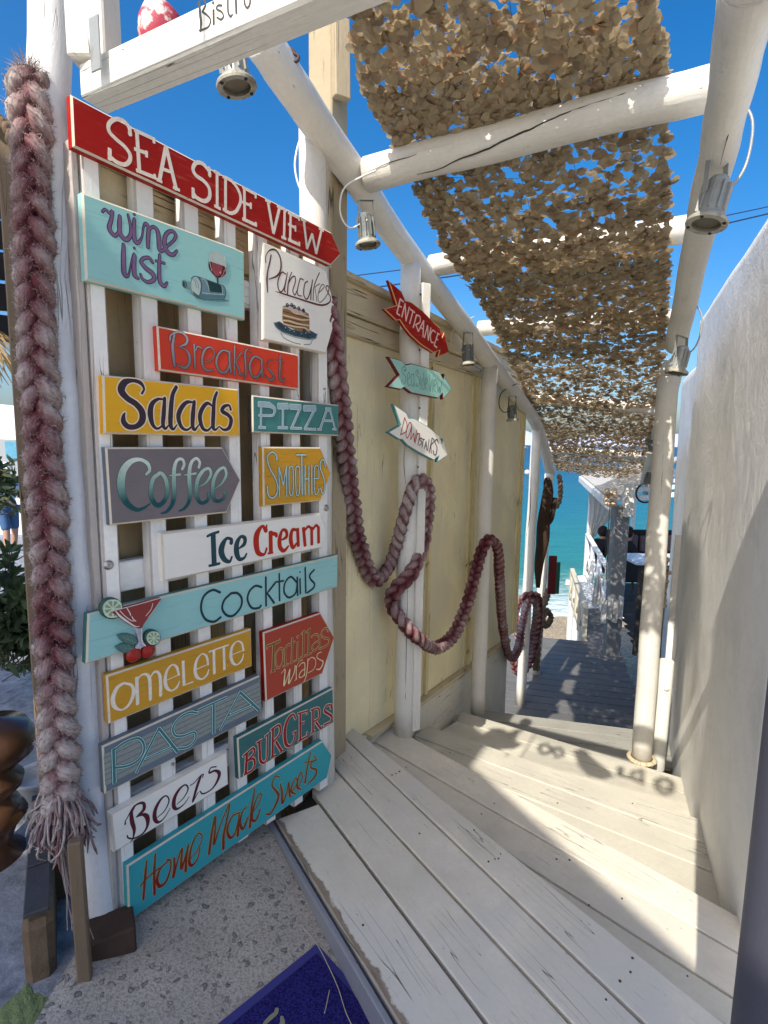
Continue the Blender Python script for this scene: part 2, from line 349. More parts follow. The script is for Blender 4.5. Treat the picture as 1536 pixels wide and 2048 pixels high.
fin(nt, bs, c, .8, .2); bump(nt, bs, math_(nt, 'SUBTRACT', math_(nt, 'MULTIPLY', n2, 1.2), math_(nt, 'MULTIPLY', ringm, .8)), .004); MT['concrete'] = m
m, nt, bs = newmat('rough_blue_grey_street'); ob = coords(nt, 'Object', (1, 1, 1)); n1 = noise(nt, ob, 14, 8, .75); n2 = noise(nt, ob, 1.2, 4)
c = mixc(nt, ramp(nt, n1, [(.35, (0, 0, 0)), (.65, (1, 1, 1))]), (.14, .15, .17), (.38, .40, .43)); c = mixc(nt, ramp(nt, n2, [(.5, (0, 0, 0)), (.7, (1, 1, 1))]), c, (.22, .22, .22))
fin(nt, bs, c, .85, .2); bump(nt, bs, n1, .012); MT['street'] = m
# mat
m, nt, bs = newmat('blue_looped_mat'); ob = coords(nt, 'Object', (1, 1, 1)); n1 = noise(nt, ob, 190, 3, .6, 1.2)
c = mixc(nt, ramp(nt, n1, [(.42, (0, 0, 0)), (.58, (1, 1, 1))]), (.006, .005, .055), (.035, .028, .20)); fin(nt, bs, c, .8, .15); bump(nt, bs, n1, .004); MT['mat'] = m
MT['matedge'] = plain('mat_border', (.045, .045, .20), .55)
# rope: colour attribute carries how far out a fibre sits (worn pale outside, dyed inside)
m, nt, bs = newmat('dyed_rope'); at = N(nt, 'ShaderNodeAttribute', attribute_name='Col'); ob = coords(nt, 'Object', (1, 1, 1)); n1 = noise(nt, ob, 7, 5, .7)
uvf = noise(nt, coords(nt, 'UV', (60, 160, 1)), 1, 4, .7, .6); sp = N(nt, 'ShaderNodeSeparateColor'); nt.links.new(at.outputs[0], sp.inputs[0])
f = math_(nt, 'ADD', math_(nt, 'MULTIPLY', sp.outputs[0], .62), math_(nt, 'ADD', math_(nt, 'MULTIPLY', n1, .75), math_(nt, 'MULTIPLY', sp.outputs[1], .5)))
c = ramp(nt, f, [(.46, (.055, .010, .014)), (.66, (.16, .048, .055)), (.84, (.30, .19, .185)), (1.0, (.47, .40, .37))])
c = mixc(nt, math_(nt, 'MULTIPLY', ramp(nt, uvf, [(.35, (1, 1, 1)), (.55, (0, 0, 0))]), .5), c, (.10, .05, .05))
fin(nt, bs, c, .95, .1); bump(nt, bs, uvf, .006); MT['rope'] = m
MT['jute'] = plain('old_brown_rope', (.17, .12, .08), .95, 0, .3, 60, .004, .1)
# camouflage net cloth
def netm(name, c, tr, amt):
    m, nt, bs = newmat(name); out = nt.nodes['Material Output']; oi = noise(nt, coords(nt, 'Object', (1, 1, 1)), 18, 2)
    col = mixc(nt, oi, tuple(v*.8 for v in c), tuple(v*1.2 for v in c)); fin(nt, bs, col, .7, .2)
    t = N(nt, 'ShaderNodeBsdfTranslucent'); t.inputs[0].default_value = (*tr, 1); mx = N(nt, 'ShaderNodeMixShader'); mx.inputs[0].default_value = amt
    nt.links.new(bs.outputs[0], mx.inputs[1]); nt.links.new(t.outputs[0], mx.inputs[2]); nt.links.new(mx.outputs[0], out.inputs[0]); return m
MT['net0'] = netm('net_cloth_tan', (.42, .345, .225), (.56, .42, .24), .33)
MT['net1'] = netm('net_cloth_rust', (.38, .27, .17), (.62, .36, .18), .36)
MT['net2'] = netm('net_cloth_dark', (.26, .20, .135), (.3, .2, .1), .2)
MT['leaf'] = netm('olive_leaf', (.06, .085, .045), (.14, .19, .06), .3)
MT['curtain'] = netm('white_curtain_cloth', (.62, .60, .56), (.7, .68, .62), .35)
# sea, beach, hills
m, nt, bs = newmat('sea_water'); geo = N(nt, 'ShaderNodeNewGeometry'); sx = N(nt, 'ShaderNodeSeparateXYZ'); nt.links.new(geo.outputs['Position'], sx.inputs[0])
ob = coords(nt, 'Object', (1, 1, 1)); wob = noise(nt, coords(nt, 'Object', (.05, .14, 1)), 1, 4)
dist = math_(nt, 'ADD', sx.outputs[1], math_(nt, 'MULTIPLY', wob, 9))
lg = math_(nt, 'DIVIDE', math_(nt, 'LOGARITHM', dist, 10), 4.0)
c = ramp(nt, lg, [(.325, (.26, .30, .20)), (.345, (.10, .26, .18)), (.375, (.02, .20, .18)), (.43, (.005, .15, .20)), (.52, (.0025, .085, .17)), (.72, (.001, .03, .10)), (1, (.001, .02, .07))])
n1 = noise(nt, coords(nt, 'Object', (.35, 1.1, 1)), 1.0, 6, .6, .4); n2 = noise(nt, coords(nt, 'Object', (.02, .09, 1)), 1, 5, .6)
c = mixc(nt, math_(nt, 'MULTIPLY', ramp(nt, n1, [(.35, (1, 1, 1)), (.6, (0, 0, 0))]), .30), c, (.0, .05, .09))
c = mixc(nt, math_(nt, 'MULTIPLY', ramp(nt, n2, [(.45, (0, 0, 0)), (.7, (1, 1, 1))]), .35), c, (.01, .17, .20))
fo = math_(nt, 'ADD', dist, math_(nt, 'MULTIPLY', noise(nt, coords(nt, 'Object', (1.2, 2.6, 1)), 1, 7, .72), 11))
foam = ramp(nt, math_(nt, 'DIVIDE', fo, 60), [(.46, (1, 1, 1)), (.57, (0, 0, 0))])
foam = math_(nt, 'MULTIPLY', foam, ramp(nt, noise(nt, coords(nt, 'Object', (1.6, 3.4, 1)), 1, 8, .75, .8), [(.34, (0, 0, 0)), (.50, (1, 1, 1))]))
cap_ = math_(nt, 'MULTIPLY', ramp(nt, noise(nt, coords(nt, 'Object', (.12, .5, 1)), 1, 8, .7), [(.66, (0, 0, 0)), (.72, (1, 1, 1))]), .5)
c = mixc(nt, math_(nt, 'MAXIMUM', foam, cap_), c, (.85, .88, .86)); fin(nt, bs, c, .35, .25)
bump(nt, bs, math_(nt, 'ADD', n1, noise(nt, coords(nt, 'Object', (1.5, 4, 1)), 1, 5)), .25, .8); MT['sea'] = m
MT['sand'] = plain('beach_shingle', (.42, .34, .23), .9, 0, .35, 9, .02, .1, (.22, .17, .12), 14, (.45, .6))
MT['hill'] = plain('far_hill', (.30, .34, .44), .95, 0, .15, .004)
# ---------------------------------------------------------------- ground
def gz(x, y):
    z = -.21*(min(max(x, -.8), .25)+.8)
    if y > 2.2 and x < -.7: z -= .075*(y-2.2)
    return z
def atg(px, py):
    P = atz(px, py, 0)
    for _ in range(25): P = atz(px, py, gz(P[0], P[1]))
    return P
def sheet(name, x0, x1, y0, y1, nx, ny, zf, mat, label, cat=None, kind='structure', smooth=True):
    mb = MB(); V = []; 
    for j in range(ny+1):
        for i in range(nx+1):
            x = x0+(x1-x0)*i/nx; y = y0+(y1-y0)*j/ny; V.append((x, y, zf(x, y)))
    mb.add(V, [[j*(nx+1)+i, j*(nx+1)+i+1, (j+1)*(nx+1)+i+1, (j+1)*(nx+1)+i] for j in range(ny) for i in range(nx)])
    return solo(mb, name, mat, ((x0+x1)/2, y0, zf((x0+x1)/2, y0)), label, cat, None, kind, smooth)
FA, FB = atz(548, 1640, -.06), atz(768, 2005, -.06); FD = nrm(FB-FA)
def concz(x, y): return gz(x, y)+.0025*math.sin(x*23+y*11)+.0025*math.sin(x*9-y*27)-(.6 if FD[0]*(y-FA[1])-FD[1]*(x-FA[0]) > .05 else 0)
g = sheet('concrete_ground', -.86, .62, -1.6, 2.30, 90, 120, concz, MT['concrete'], 'pebbled concrete ground in front of the panel')
def stz(x, y): return gz(x, y)-.035+.02*math.sin(x*5+1)*math.sin(y*4)+.012*math.sin(x*17)*math.sin(y*13+x*3)
sheet('street', -24, -.84, -1.6, 16, 160, 160, stz, MT['street'], 'rough blue grey street on the left')
mb = MB(); P = atg(34, 2020); V = []; nr, na = 9, 40
for r in range(nr+1):
    for k in range(na):
        a = 2*math.pi*k/na; q = r/nr*(1+.10*math.sin(3*a+1)+.07*math.sin(7*a)+.05*math.sin(13*a)); x, y = P[0]+.085*q*math.cos(a), P[1]+.10*q*math.sin(a); V.append((x, y, stz(x, y)+.006*(1-(r/nr)**3)+.002*math.sin(x*160)*math.sin(y*140)-.003*(r == nr)))
mb.add(V, [[r*na+k, (r+1)*na+k, (r+1)*na+(k+1) % na, r*na+(k+1) % na] for r in range(nr) for k in range(na)]); solo(mb, 'moss_patch', plain('pale_green_stain', (.20, .25, .10), .9, 0, .5, 60, .006), P, 'pale mossy green patch on the ground at the lower left corner', None, None, 'structure')
# ---------------------------------------------------------------- winding wooden steps, every board a part
ZL = {1: -.06, 2: -.22, 3: -.40, 4: -.58, 5: -.76}; ZD = -1.5
stairs = empty('wooden_steps', atz(700, 1800, -.06), 'grey cream painted wooden steps winding down towards the sea', 'steps')
stairs['kind'] = 'structure'
def pboard(z, c4, mat, ext=(0, 0), th=.032, name='tread_board', gap=.0055, parent=None, front=None, bev=.004):
    """board from its four corners seen in the picture: near-left, near-right, far-right, far-left; ext lengthens the right end"""
    nl, nr, fr, fl = [atz(p[0], p[1], z) if len(p) == 2 else V3(*p) for p in c4]
    nr = nr+nrm(nr-nl)*ext[0]; fr = fr+nrm(fr-fl)*ext[1]
    b0 = nrm(nr-nl); up_ = ZU
    side = nrm(np.cross(ZU, b0));  # towards far side or near side
    if np.dot(side, (fl-nl)) < 0: side = -side
    nl, nr, fr, fl = nl+side*gap, nr+side*gap, fr-side*gap, fl-side*gap
    o = nl; e1 = b0; e2 = np.cross(ZU, e1)
    P = [(np.dot(q-o, e1), np.dot(q-o, e2)) for q in (nl, nr, fr, fl)]
    mb = MB(); prism(mb, P, lambda q: o+e1*q[0]+e2*q[1], ZU, th, bev, 0, 1 if front else 0, 2 if front else 0)
    mats = [mat]+(list(front) if front else [])
    return mb.build(name, mats, parent or stairs)
A_, B_ = MT['deckA'], MT['deckB']
pboard(ZL[1], [(548, 1640), (768, 2005), (772, 1780), (640, 1606)], MT['deckE'], (.75, 1.0), front=(MT['bare'], MT['riser']), bev=.005)
pboard(ZL[1], [(622, 1582), (772, 1780), (895, 1780), (645, 1510)], A_, (1.0, .9))
pboard(ZL[1], [(645, 1510), (895, 1780), (1009, 1780), (655, 1441)], A_, (.9, .8))
pboard(ZL[1], [(669, 1456), (1009, 1780), (1455, 2048), (694, 1444)], A_, (.8, .1))
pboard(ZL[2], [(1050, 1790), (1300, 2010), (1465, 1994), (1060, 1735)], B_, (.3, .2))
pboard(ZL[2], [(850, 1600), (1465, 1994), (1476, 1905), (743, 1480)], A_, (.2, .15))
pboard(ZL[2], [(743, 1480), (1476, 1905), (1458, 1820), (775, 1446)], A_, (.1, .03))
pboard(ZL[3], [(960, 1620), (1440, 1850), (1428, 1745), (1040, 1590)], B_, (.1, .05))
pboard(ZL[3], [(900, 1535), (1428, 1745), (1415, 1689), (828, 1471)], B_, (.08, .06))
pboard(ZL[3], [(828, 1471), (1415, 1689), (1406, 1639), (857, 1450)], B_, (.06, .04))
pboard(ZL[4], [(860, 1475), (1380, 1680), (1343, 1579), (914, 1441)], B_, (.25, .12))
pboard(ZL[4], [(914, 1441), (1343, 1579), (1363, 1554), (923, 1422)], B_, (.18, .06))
# lower steps down to the deck, planks turned square to the way down
DK = azv(13.6); DX = azv(103.6)
q0 = atz(1009, 1425, ZL[5]); 
def plank(o, z, d0, w, x0, x1, mat, parent, name='deck_plank', th=.03):
    mb = MB(); c = o + DK*(d0+w/2) + DX*(x0+x1)/2; c = V3(c[0], c[1], z-th/2)
    box(mb, c, DX, DK, ZU, x1-x0, w-.015, th, .002); return mb.build(name, mat, parent)
C4 = MT['deckC']
E6a, E6b = atz(965, 1434, ZL[4]), atz(1363, 1554, ZL[4])
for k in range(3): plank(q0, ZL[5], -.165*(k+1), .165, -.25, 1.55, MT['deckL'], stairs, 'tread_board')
z = ZL[5]; d = 0.0; lv = []
for st in range(4):
    z -= .185 if st < 3 else 0; zz = max(z, ZD); 
    if st == 3: break
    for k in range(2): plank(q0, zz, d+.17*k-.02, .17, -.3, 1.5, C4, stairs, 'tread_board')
    mb = MB(); c = q0+DK*(d-.03)+DX*.6; box(mb, V3(c[0], c[1], zz+.07), DX, DK, ZU, 1.8, .02, .17, .002); mb.build('riser', MT['deckC'], stairs)
    d += .32
deck = empty('wooden_deck', V3(*(q0+DK*1.2)[:2], ZD), 'grey painted plank deck below the steps', None, None, 'structure')
r_ = [atz(1271, 1379, ZD), atz(1242, 1306, ZD), atz(1236, 1292, ZD)]
DW = .172; k = 0; dd = d-.02
far = np.dot(atz(1150, 1284, ZD)-q0, DK)
while dd < far:
    m = q0+DK*(dd+DW/2); xr = np.dot(r_[0]-q0, DX)+(np.dot(r_[1]-q0, DX)-np.dot(r_[0]-q0, DX))*((dd-np.dot(r_[0]-q0, DK))/(np.dot(r_[1]-q0, DK)-np.dot(r_[0]-q0, DK)))
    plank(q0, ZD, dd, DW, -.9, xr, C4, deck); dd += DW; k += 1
mb = MB(); c = q0+DK*((d+far)/2)+DX*.3; box(mb, V3(c[0], c[1], ZD-.12), DX, DK, ZU, 2.3, far-d-.2, .12, .002); mb.build('gap_shade_board', MT['dark'], deck)  # dark box added to blacken the gaps between the deck planks
# risers and the closing board under the platform edge
f0, f1 = atz(548, 1640, -.06), atz(768, 2005, -.06); f1 = f1+nrm(f1-f0)*.8; dr = nrm(f1-f0); nr_ = V3(dr[1], -dr[0], 0)
if nr_[0] > 0: nr_ = -nr_
mb = MB(); P0 = f0-dr*.25; c = (P0+f1)/2 + nr_*.012; c[2] = -.066-.11
box(mb, c, dr, nr_, ZU, np.linalg.norm(f1-P0), .02, .22, .004); mb.build('riser', MT['riser'], stairs)
for (z0, a, b) in ((ZL[1], (694, 1444), (1455, 2048)), (ZL[2], (775, 1446), (1458, 1820)), (ZL[3], (857, 1450), (1406, 1639)), (ZL[4], (923, 1422), (1363, 1554))):
    A1, B1 = atz(*a, z0), atz(*b, z0); u = nrm(B1-A1); nn = np.cross(ZU, u); nn = nn if nn[1] < 0 else -nn
    c = (A1+B1)/2 + nn*.035; c[2] = z0-.033-.075; mb = MB(); box(mb, c, u, nn, ZU, np.linalg.norm(B1-A1)+.1, .02, .15, .002); mb.build('riser', MT['deckB'], stairs)
for lv_, pts in ((1, [(784, 1550), (792, 1547), (799, 1543), (812, 1534), (948, 1660), (977, 1723), (990, 1718), (997, 1717), (1001, 1708), (839, 1667), (1265, 1916), (1261, 1944), (1240, 1962), (1212, 1999), (700, 1690), (726, 1850)]), (2, [(963, 1628), (988, 1607), (1113, 1718), (1139, 1720), (1178, 1810), (1244, 1797), (1375, 1952)]), (3, [(900, 1506), (1265, 1607), (1115, 1606)])):
    for (x, y) in pts:
        mb = MB(); P = atz(x, y, ZL[lv_]+.0005); r = .0028+.002*random.random(); lathe(mb, [(r, -.001), (r*.9, .0012), (0, .0008)], P, ZU, 8); mb.build('nail_head', MT['iron'], stairs)
for (z0, pts) in ((ZL[1], [(575, 1632), (800, 2000), (1455, 2060), (700, 1452)]), (ZL[2], [(850, 1600), (1300, 2010), (1468, 1830), (785, 1460)]), (ZL[3], [(900, 1535), (1440, 1850), (1412, 1650), (862, 1462)]), (ZL[4], [(870, 1478), (1380, 1680), (1363, 1564), (930, 1430)])):
    q_ = [atz(p[0], p[1], z0) for p in pts]; mb = MB(); zb_ = z0-.036; prism(mb, [(p[0], p[1]) for p in q_], lambda p: V3(p[0], p[1], zb_), ZU, .01, .001); mb.build('gap_shade_board', [MT['dark']]*3, stairs)  # dark sheets added so the gaps between boards read as shade
# ---------------------------------------------------------------- boarded wall on the left
WZ = azv(30.0); WNn = azv(120.0); W0 = atz(728, 1466, -.14)
def onw(x, y, off=0.0): return atp(x, y, W0+WNn*off, WNn)
def wc(x, y): P = onw(x, y); return np.dot(P-W0, WZ), P[2]
swR, _ = wc(1030, 1200); sL = np.dot(onw(190, 900)-W0, WZ)
ztop = wc(668, 560)[1]
sC = wc(668, 900)[0]
wall = empty('boarded_wall', W0, 'cream yellow boarded wall along the left of the steps', 'wall')
def wpoly(pts, off, t, mats, name, bev=.003, parent=None):
    mb = MB(); P = [(s, z) for s, z in pts]; prism(mb, P, lambda q: W0+WZ*q[0]+ZU*(q[1]-W0[2])+WNn*off, WNn, t, bev); return mb.build(name, mats, parent or wall)
def swapuv(o):
    uv = o.data.uv_layers[0].data; a = np.empty(len(uv)*2); uv.foreach_get('uv', a); a = a.reshape(-1, 2)[:, ::-1].copy(); uv.foreach_set('uv', a.ravel()); return o
bot = [wc(728, 1466), wc(829, 1402), wc(940, 1325), wc(1012, 1276)]
def zb(s):
    for a, b in zip(bot, bot[1:]):
        if s <= b[0] or b is bot[-1]: return a[1]+(b[1]-a[1])*(s-a[0])/(b[0]-a[0])
cuts = [sC, wc(742, 1200)[0], wc(848, 1200)[0], wc(935, 1200)[0], swR]
zt2 = ztop-.10
for a, b in zip(cuts, cuts[1:]):
    swapuv(wpoly([(a+.002, zb(a)), (b-.002, zb(b)), (b-.002, zt2), (a+.002, zt2)], 0, .02, [MT['yellow']]*3, 'wall_panel', .002))
for s in (cuts[2], cuts[3], swR-.02):
    for o_ in (-.045, .028):
        swapuv(wpoly([(s+o_-.018, zb(s+o_)+.01), (s+o_+.018, zb(s+o_)+.01), (s+o_+.018, zt2-.02), (s+o_-.018, zt2-.02)], .016 if o_ < 0 else .024, .024, [MT['yellowtrim']]*3, 'batten', .003))
wpoly([(sL, zt2-.035), (swR+.1, zt2-.035), (swR+.1, zt2+.10), (sL, zt2+.10)], .045, .065, [MT['cap']]*3, 'fascia_board', .004)
wpoly([(sL, zt2-.13), (swR+.1, zt2-.13), (swR+.1, zt2-.04), (sL, zt2-.04)], .03, .05, [MT['cap']]*3, 'fascia_board', .004)
mb = MB(); c = W0+WZ*((sL+swR)/2)+WNn*.0; c[2] = zt2+.115; box(mb, c, WZ, WNn, ZU, swR-sL+.0, .16, .03, .004); mb.build('cap_board', MT['cap'], wall)
# unpainted boards behind the picket panel
w = .16; s = sC-.004; i = 0
while s > sL:
    wpoly([(s-w+.003, -.5), (s-.003, -.5), (s-.003, zt2), (s-w+.003, zt2)], -.004*(i % 2), .02, [MT['brownboard']]*3, 'wall_board', .002); swapuv(COL.objects[-1]); s -= w; i += 1
# skirting that steps down under the panels
wpoly([(bot[0][0]-.55, bot[0][1]-.012), (bot[0][0], bot[0][1]-.012), (bot[0][0], bot[0][1]-.30), (bot[0][0]-.55, -.5)], .02, .05, [MT['skirt']]*3, 'skirting', .003)
for a, b in zip(bot, bot[1:]): wpoly([(a[0]+.002, a[1]-.012), (b[0], b[1]-.012), (b[0], -1.7), (a[0]+.002, -1.7)], .02, .05, [MT['skirt']]*3, 'skirting', .003)
for a, b in zip(bot, bot[1:]): wpoly([(a[0], a[1]-.028), (b[0], b[1]-.028), (b[0], b[1]-.002), (a[0], a[1]-.002)], .05, .07, [MT['cap']]*3, 'sill_strip', .003)
# ---------------------------------------------------------------- round timber frame of the pergola
def log(name, pts, rad, mat, label, cat, group=None, seg_=20, wob=.02, flat=None, parent=None):
    mb = MB(); P = cr(pts, 6) if len(pts) > 2 else [np.array(pts[0])+(np.array(pts[1])-np.array(pts[0]))*t/14 for t in range(15)]
    n = len(P); R = [rad[0]+(rad[1]-rad[0])*i/(n-1) for i in range(n)] if hasattr(rad, '__len__') else [rad]*n
    P = [p+V3(math.sin(i*1.7+n), math.cos(i*1.1+n), math.sin(i*.9))*(.0025 if wob else 0) if 0 < i < n-1 else p for i, p in enumerate(P)]
    tube(mb, P, R, seg_, 0, True, None, wob)
    if parent is not None: return mb.build(name, mat, parent, True)
    return solo(mb, name, mat, pts[0], label, cat, group, None, True)
P2 = atz(808, 1466, -.22); RD = ray(1261, 1119); RD = RD/np.linalg.norm(RD[:2]); RD3 = nrm(RD)
T2 = atd(822, 530, P2_Y) if False else atd(822, 535, atz(808, 1466, -.22)[1])
def closest(x, y, P, d):
    r = ray(x, y); w = O-P; a, b, c = r.dot(r), r.dot(d), d.dot(d); dd, e = r.dot(w), d.dot(w); D = a*c-b*b
    return P+d*((a*e-b*dd)/D)
AX = nrm(V3(RD[1], -RD[0], 0))   # across, to the right
left = 'round posts of the pergola, left side'
post_p2 = log('round_post', [P2+ZU*0, T2+ZU*.02], (.056, .054), MT['post'], 'round white post with three arrow signs nailed to it', 'post', left)
T1 = atd(625, 250, 2.16); T1b = atd(625, 244, 2.27); T1f = atd(640, 1100, 2.27); T1f = V3(T1f[0]+.01, T1f[1], gz(T1f[0], T1f[1]))
log('round_post', [T1f, T1b+ZU*.02], (.057, .055), MT['post'], 'round white post rising behind the right end of the sign panel', 'post', left)
posts = {}
for nm, tp, bs, zz, lab in (('p3', (980, 738), (955, 1423), -.60, 'round white post with the second rope loop over it'), ('p4', (1074, 862), (1041, 1408), ZD, 'round white post at the near corner of the lower deck'), ('p5', (1098, 950), (1072, 1347), ZD, 'far round white post at the lower end of the left rafter')):
    B0 = atz(*bs, zz); top = atd(*tp, B0[1]); posts[nm] = (B0, top)
    log('round_post', [B0, top+ZU*.02], (.056, .054), MT['post'], lab, 'post', left)
RF = atz(1283, 1518, ZL[4]); RTp = atd(1336, 765, RF[1])
log('round_post', [RF, RTp+ZU*.03], (.062, .06), MT['post'], 'sun flecked round white post on the right of the steps', 'post')
# rafters: left one follows the post tops, bending slightly
La = atd(520, 78, 1.93)
Lend = posts['p5'][1]+RD3*.12
raf_l = log('rafter_log', [La, T1+ZU*.03, T2+ZU*.05, posts['p3'][1]+ZU*.05, posts['p4'][1]+ZU*.05, Lend+ZU*.04], (.062, .058), MT['post'], 'left rafter log running down over the posts', 'beam')
RT2 = RTp+ZU*.06
Rs = atd(1506, -60, .98); 
Rmid = closest(1385, 500, RT2, RD)
raf_r = log('rafter_log', [Rs, atd(1452, 228, 1.62), atd(1402, 455, 2.2), atd(1352, 690, RF[1]-.05)], (.050, .058), MT['post'], 'right rafter log carrying the two largest spotlights', 'beam')
log('rafter_log', [atd(1345, 735, RF[1]+.05), atd(1318, 870, RF[1]+1.6), atd(1290, 965, RF[1]+3.6)], (.062, .058), MT['post'], 'lower right rafter log passing behind the round post', 'beam')
# cross logs
CRB = []
def cross(lp, rp, Yl, Yr, r, label):
    a, b = atd(*lp, Yl), atd(*rp, Yr); CRB.append((a, b, r)); return log('cross_log', [a, (a+b)/2+ZU*.004, b], r, MT['post'], label, 'beam', 'cross logs of the pergola')
def rafY(x, y, P0=None): return closest(x, y, T2, RD)[1]
y1 = rafY(740, 345)
def cross_auto(lp, rp, r, label):
    L0 = closest(*lp, T2+ZU*.05, RD); b = L0 + AX*1.30
    # right end: on the ray through rp, at the depth of the square crossing
    R0 = atd(rp[0], rp[1], b[1]); return cross(lp, rp, L0[1], R0[1], r, label)
cross_auto((735, 350), (1442, 172), .066, 'nearest cross log with a long crack, under the camouflage net')
cross_auto((862, 532), (1392, 455), .058, 'second cross log, mostly hidden above the net')
cross_auto((958, 657), (1345, 636), .052, 'third cross log, speckled with sun flecks')
cross_auto((1045, 792), (1330, 822), .05, 'fourth cross log down the pergola')
cross_auto((1088, 898), (1312, 914), .05, 'fifth and lowest cross log of the pergola')
# portal beam with the word on it, its two posts
LPc = V3(-.80, 1.405, 0); RPc = V3(.60, .69, 0); BD = nrm(RPc-LPc); BN = V3(BD[1], -BD[0], 0); BN = BN if BN[1] < 0 else -BN
log('round_post', [atd(209, 1876, 1.475), atd(170, 1480, 1.48), atd(152, 1200, 1.48), atd(131, 900, 1.48), atd(112, 600, 1.485), atd(103, 350, 1.49), atd(98, -60, 1.49)], (.056, .048), MT['postblue'], 'thick round white post at the left edge of the sign panel', 'post')
rp_ = log('round_post', [V3(.60, .69, -.4), V3(.60, .69, 2.6)], (.068, .066), MT['pillar'], 'round white post, its deep shade put into the dark colour, at the right edge, nearest the camera', 'post', seg_=32, wob=.0)
zc = (2.23+2.315)/2+.0
bc0 = LPc+BD*.07; bl = np.linalg.norm(RPc-LPc)
fb = atp(165, 195, LPc+BN*.03, BN)[2]; ft = atp(142, 132, LPc+BN*.03, BN)[2]
beam = empty('portal_beam', LPc+BD*bl/2+ZU*fb, 'square white beam with handwritten black lettering overhead', 'beam')
mb = MB(); c = LPc+BD*(bl/2+.02); c[2] = (fb+ft)/2; BT = .07
c = c+BD*.035; box(mb, c-BN*(BT/2-.03), BD, BN, ZU, bl-.16, BT, ft-fb, .006); mb.build('timber', MT['white'], beam)
# upright and bracket on top of its left end
up_c = atp(188, 60, LPc, BN)
mb = MB(); seg(mb, V3(up_c[0], up_c[1], ft+.001), V3(up_c[0], up_c[1], 3.0), .085, .085, V3(1, 0, 0), .004); solo(mb, 'square_post', MT['white'], (up_c[0], up_c[1], ft), 'short square white post standing on the beam beside the round post', 'post')
mb = MB(); h = atp(190, 85, LPc+BN*.05, BN); seg(mb, V3(h[0], h[1], h[2]-.055), V3(h[0], h[1], h[2]+.05), .03, .004, BN, .001); solo(mb, 'hinge_plate', MT['metalw'], h, 'small painted hinge plate on the square post above the beam', 'hinge')
# weathered square timber at the near corner of the boarded wall
tc = atd(658, 640, 2.48); tt = atd(654, 52, 2.48)
mb = MB(); seg(mb, V3(tc[0], tc[1], -.1), V3(tt[0]+.005, tt[1], tt[2]), .12, .12, azv(120), .006); solo(mb, 'corner_timber', MT['timber'], (tc[0], tc[1], -.1), 'tall weathered square timber behind the end of the sign panel', 'post')
mb = MB(); tk = tt+azv(120)*.02; seg(mb, tk+V3(.045, -.06, -.02), tk+V3(.05, -.06, -.32), .07, .035, azv(150), .005); solo(mb, 'splinted_block', MT['timber'], tk, 'short peeling block nailed near the top of the weathered timber', 'block')
# right white wall --------------------------------------------------
RW = atz(1372, 1600, -.45)-atz(1445, 1795, -.20); RW[2] = 0; RW = nrm(RW); rW0 = atz(1418, 1690, -.34); RWn = V3(-RW[1], RW[0], 0); RWn = RWn if RWn[0] < 0 else -RWn
def onr(x, y, off=0.): return atp(x, y, rW0+RWn*off, RWn)
def rc(x, y): P = onr(x, y); return np.dot(P-rW0, RW), P[2]
# right white wall: lumpy lime-washed slab
rwall = empty('white_wall', rW0, 'tall lumpy whitewashed wall on the right of the steps', 'wall')
s0 = np.dot(atz(1477, 1880, -.22)-rW0, RW)-.02; s1 = 2.05; zt = 2.39
def lump(s, z): return .003*math.sin(s*2.3+z*2.2)+.0015*math.sin(s*5.3-z*4.1)+.0008*math.sin(s*11+z*13)+.005*math.sin(z*1.3+s)
def wallgrid(sa, sb, za, zb_, off, name, ns=90, nz=110, th=.28, lp=1.0):
    mb = MB(); V = []; UV = []
    for j in range(nz+1):
        for i in range(ns+1):
            s = sa+(sb-sa)*i/ns; z = za+(zb_-za)*j/nz; e = min(1, (s-sa)/.05, (sb-s)/.05, (zb_-z)/.03); e = math.sqrt(max(0, 1-(1-max(e, 0))**2))
            P = rW0+RW*s+RWn*(off+lump(s, z)*lp-.05*(1-e)); V.append((P[0], P[1], z)); UV.append((s, z))
    W = ns+1; fs = [[j*W+i, (j+1)*W+i, (j+1)*W+i+1, j*W+i+1] for j in range(nz) for i in range(ns)]
    rim = [j*W for j in range(nz+1)]+[nz*W+i for i in range(1, ns+1)]+[j*W+ns for j in range(nz-1, -1, -1)]
    b = len(V)
    for r in rim: p = V3(*V[r])-RWn*th; V.append(tuple(p)); UV.append(UV[r])
    fs += [[rim[k], b+k, b+k+1, rim[k+1]] for k in range(len(rim)-1)]
    mb.add(V, fs, UV); return mb.build(name, MT['render'], rwall, True)
wallgrid(s0, s1, -1.7, zt, 0.0, 'wall_face')
# the return and the lower wall beyond it
sm = s1+.02
wallgrid(s1-.02, s1+2.6, -1.7, 2.27, -.16, 'wall_face', 60, 60, .25)
mb = MB(); P = rW0+RW*(s1-.05)+RWn*.012
prism(mb, [(0, -1.7), (.06, -1.7), (.05, .55), (.0, .78)], lambda q: P+RW*q[0]+RWn*.03+ZU*(q[1]-P[2]), RWn, .06, .004); mb.build('buttress', [MT['render']]*3, rwall)
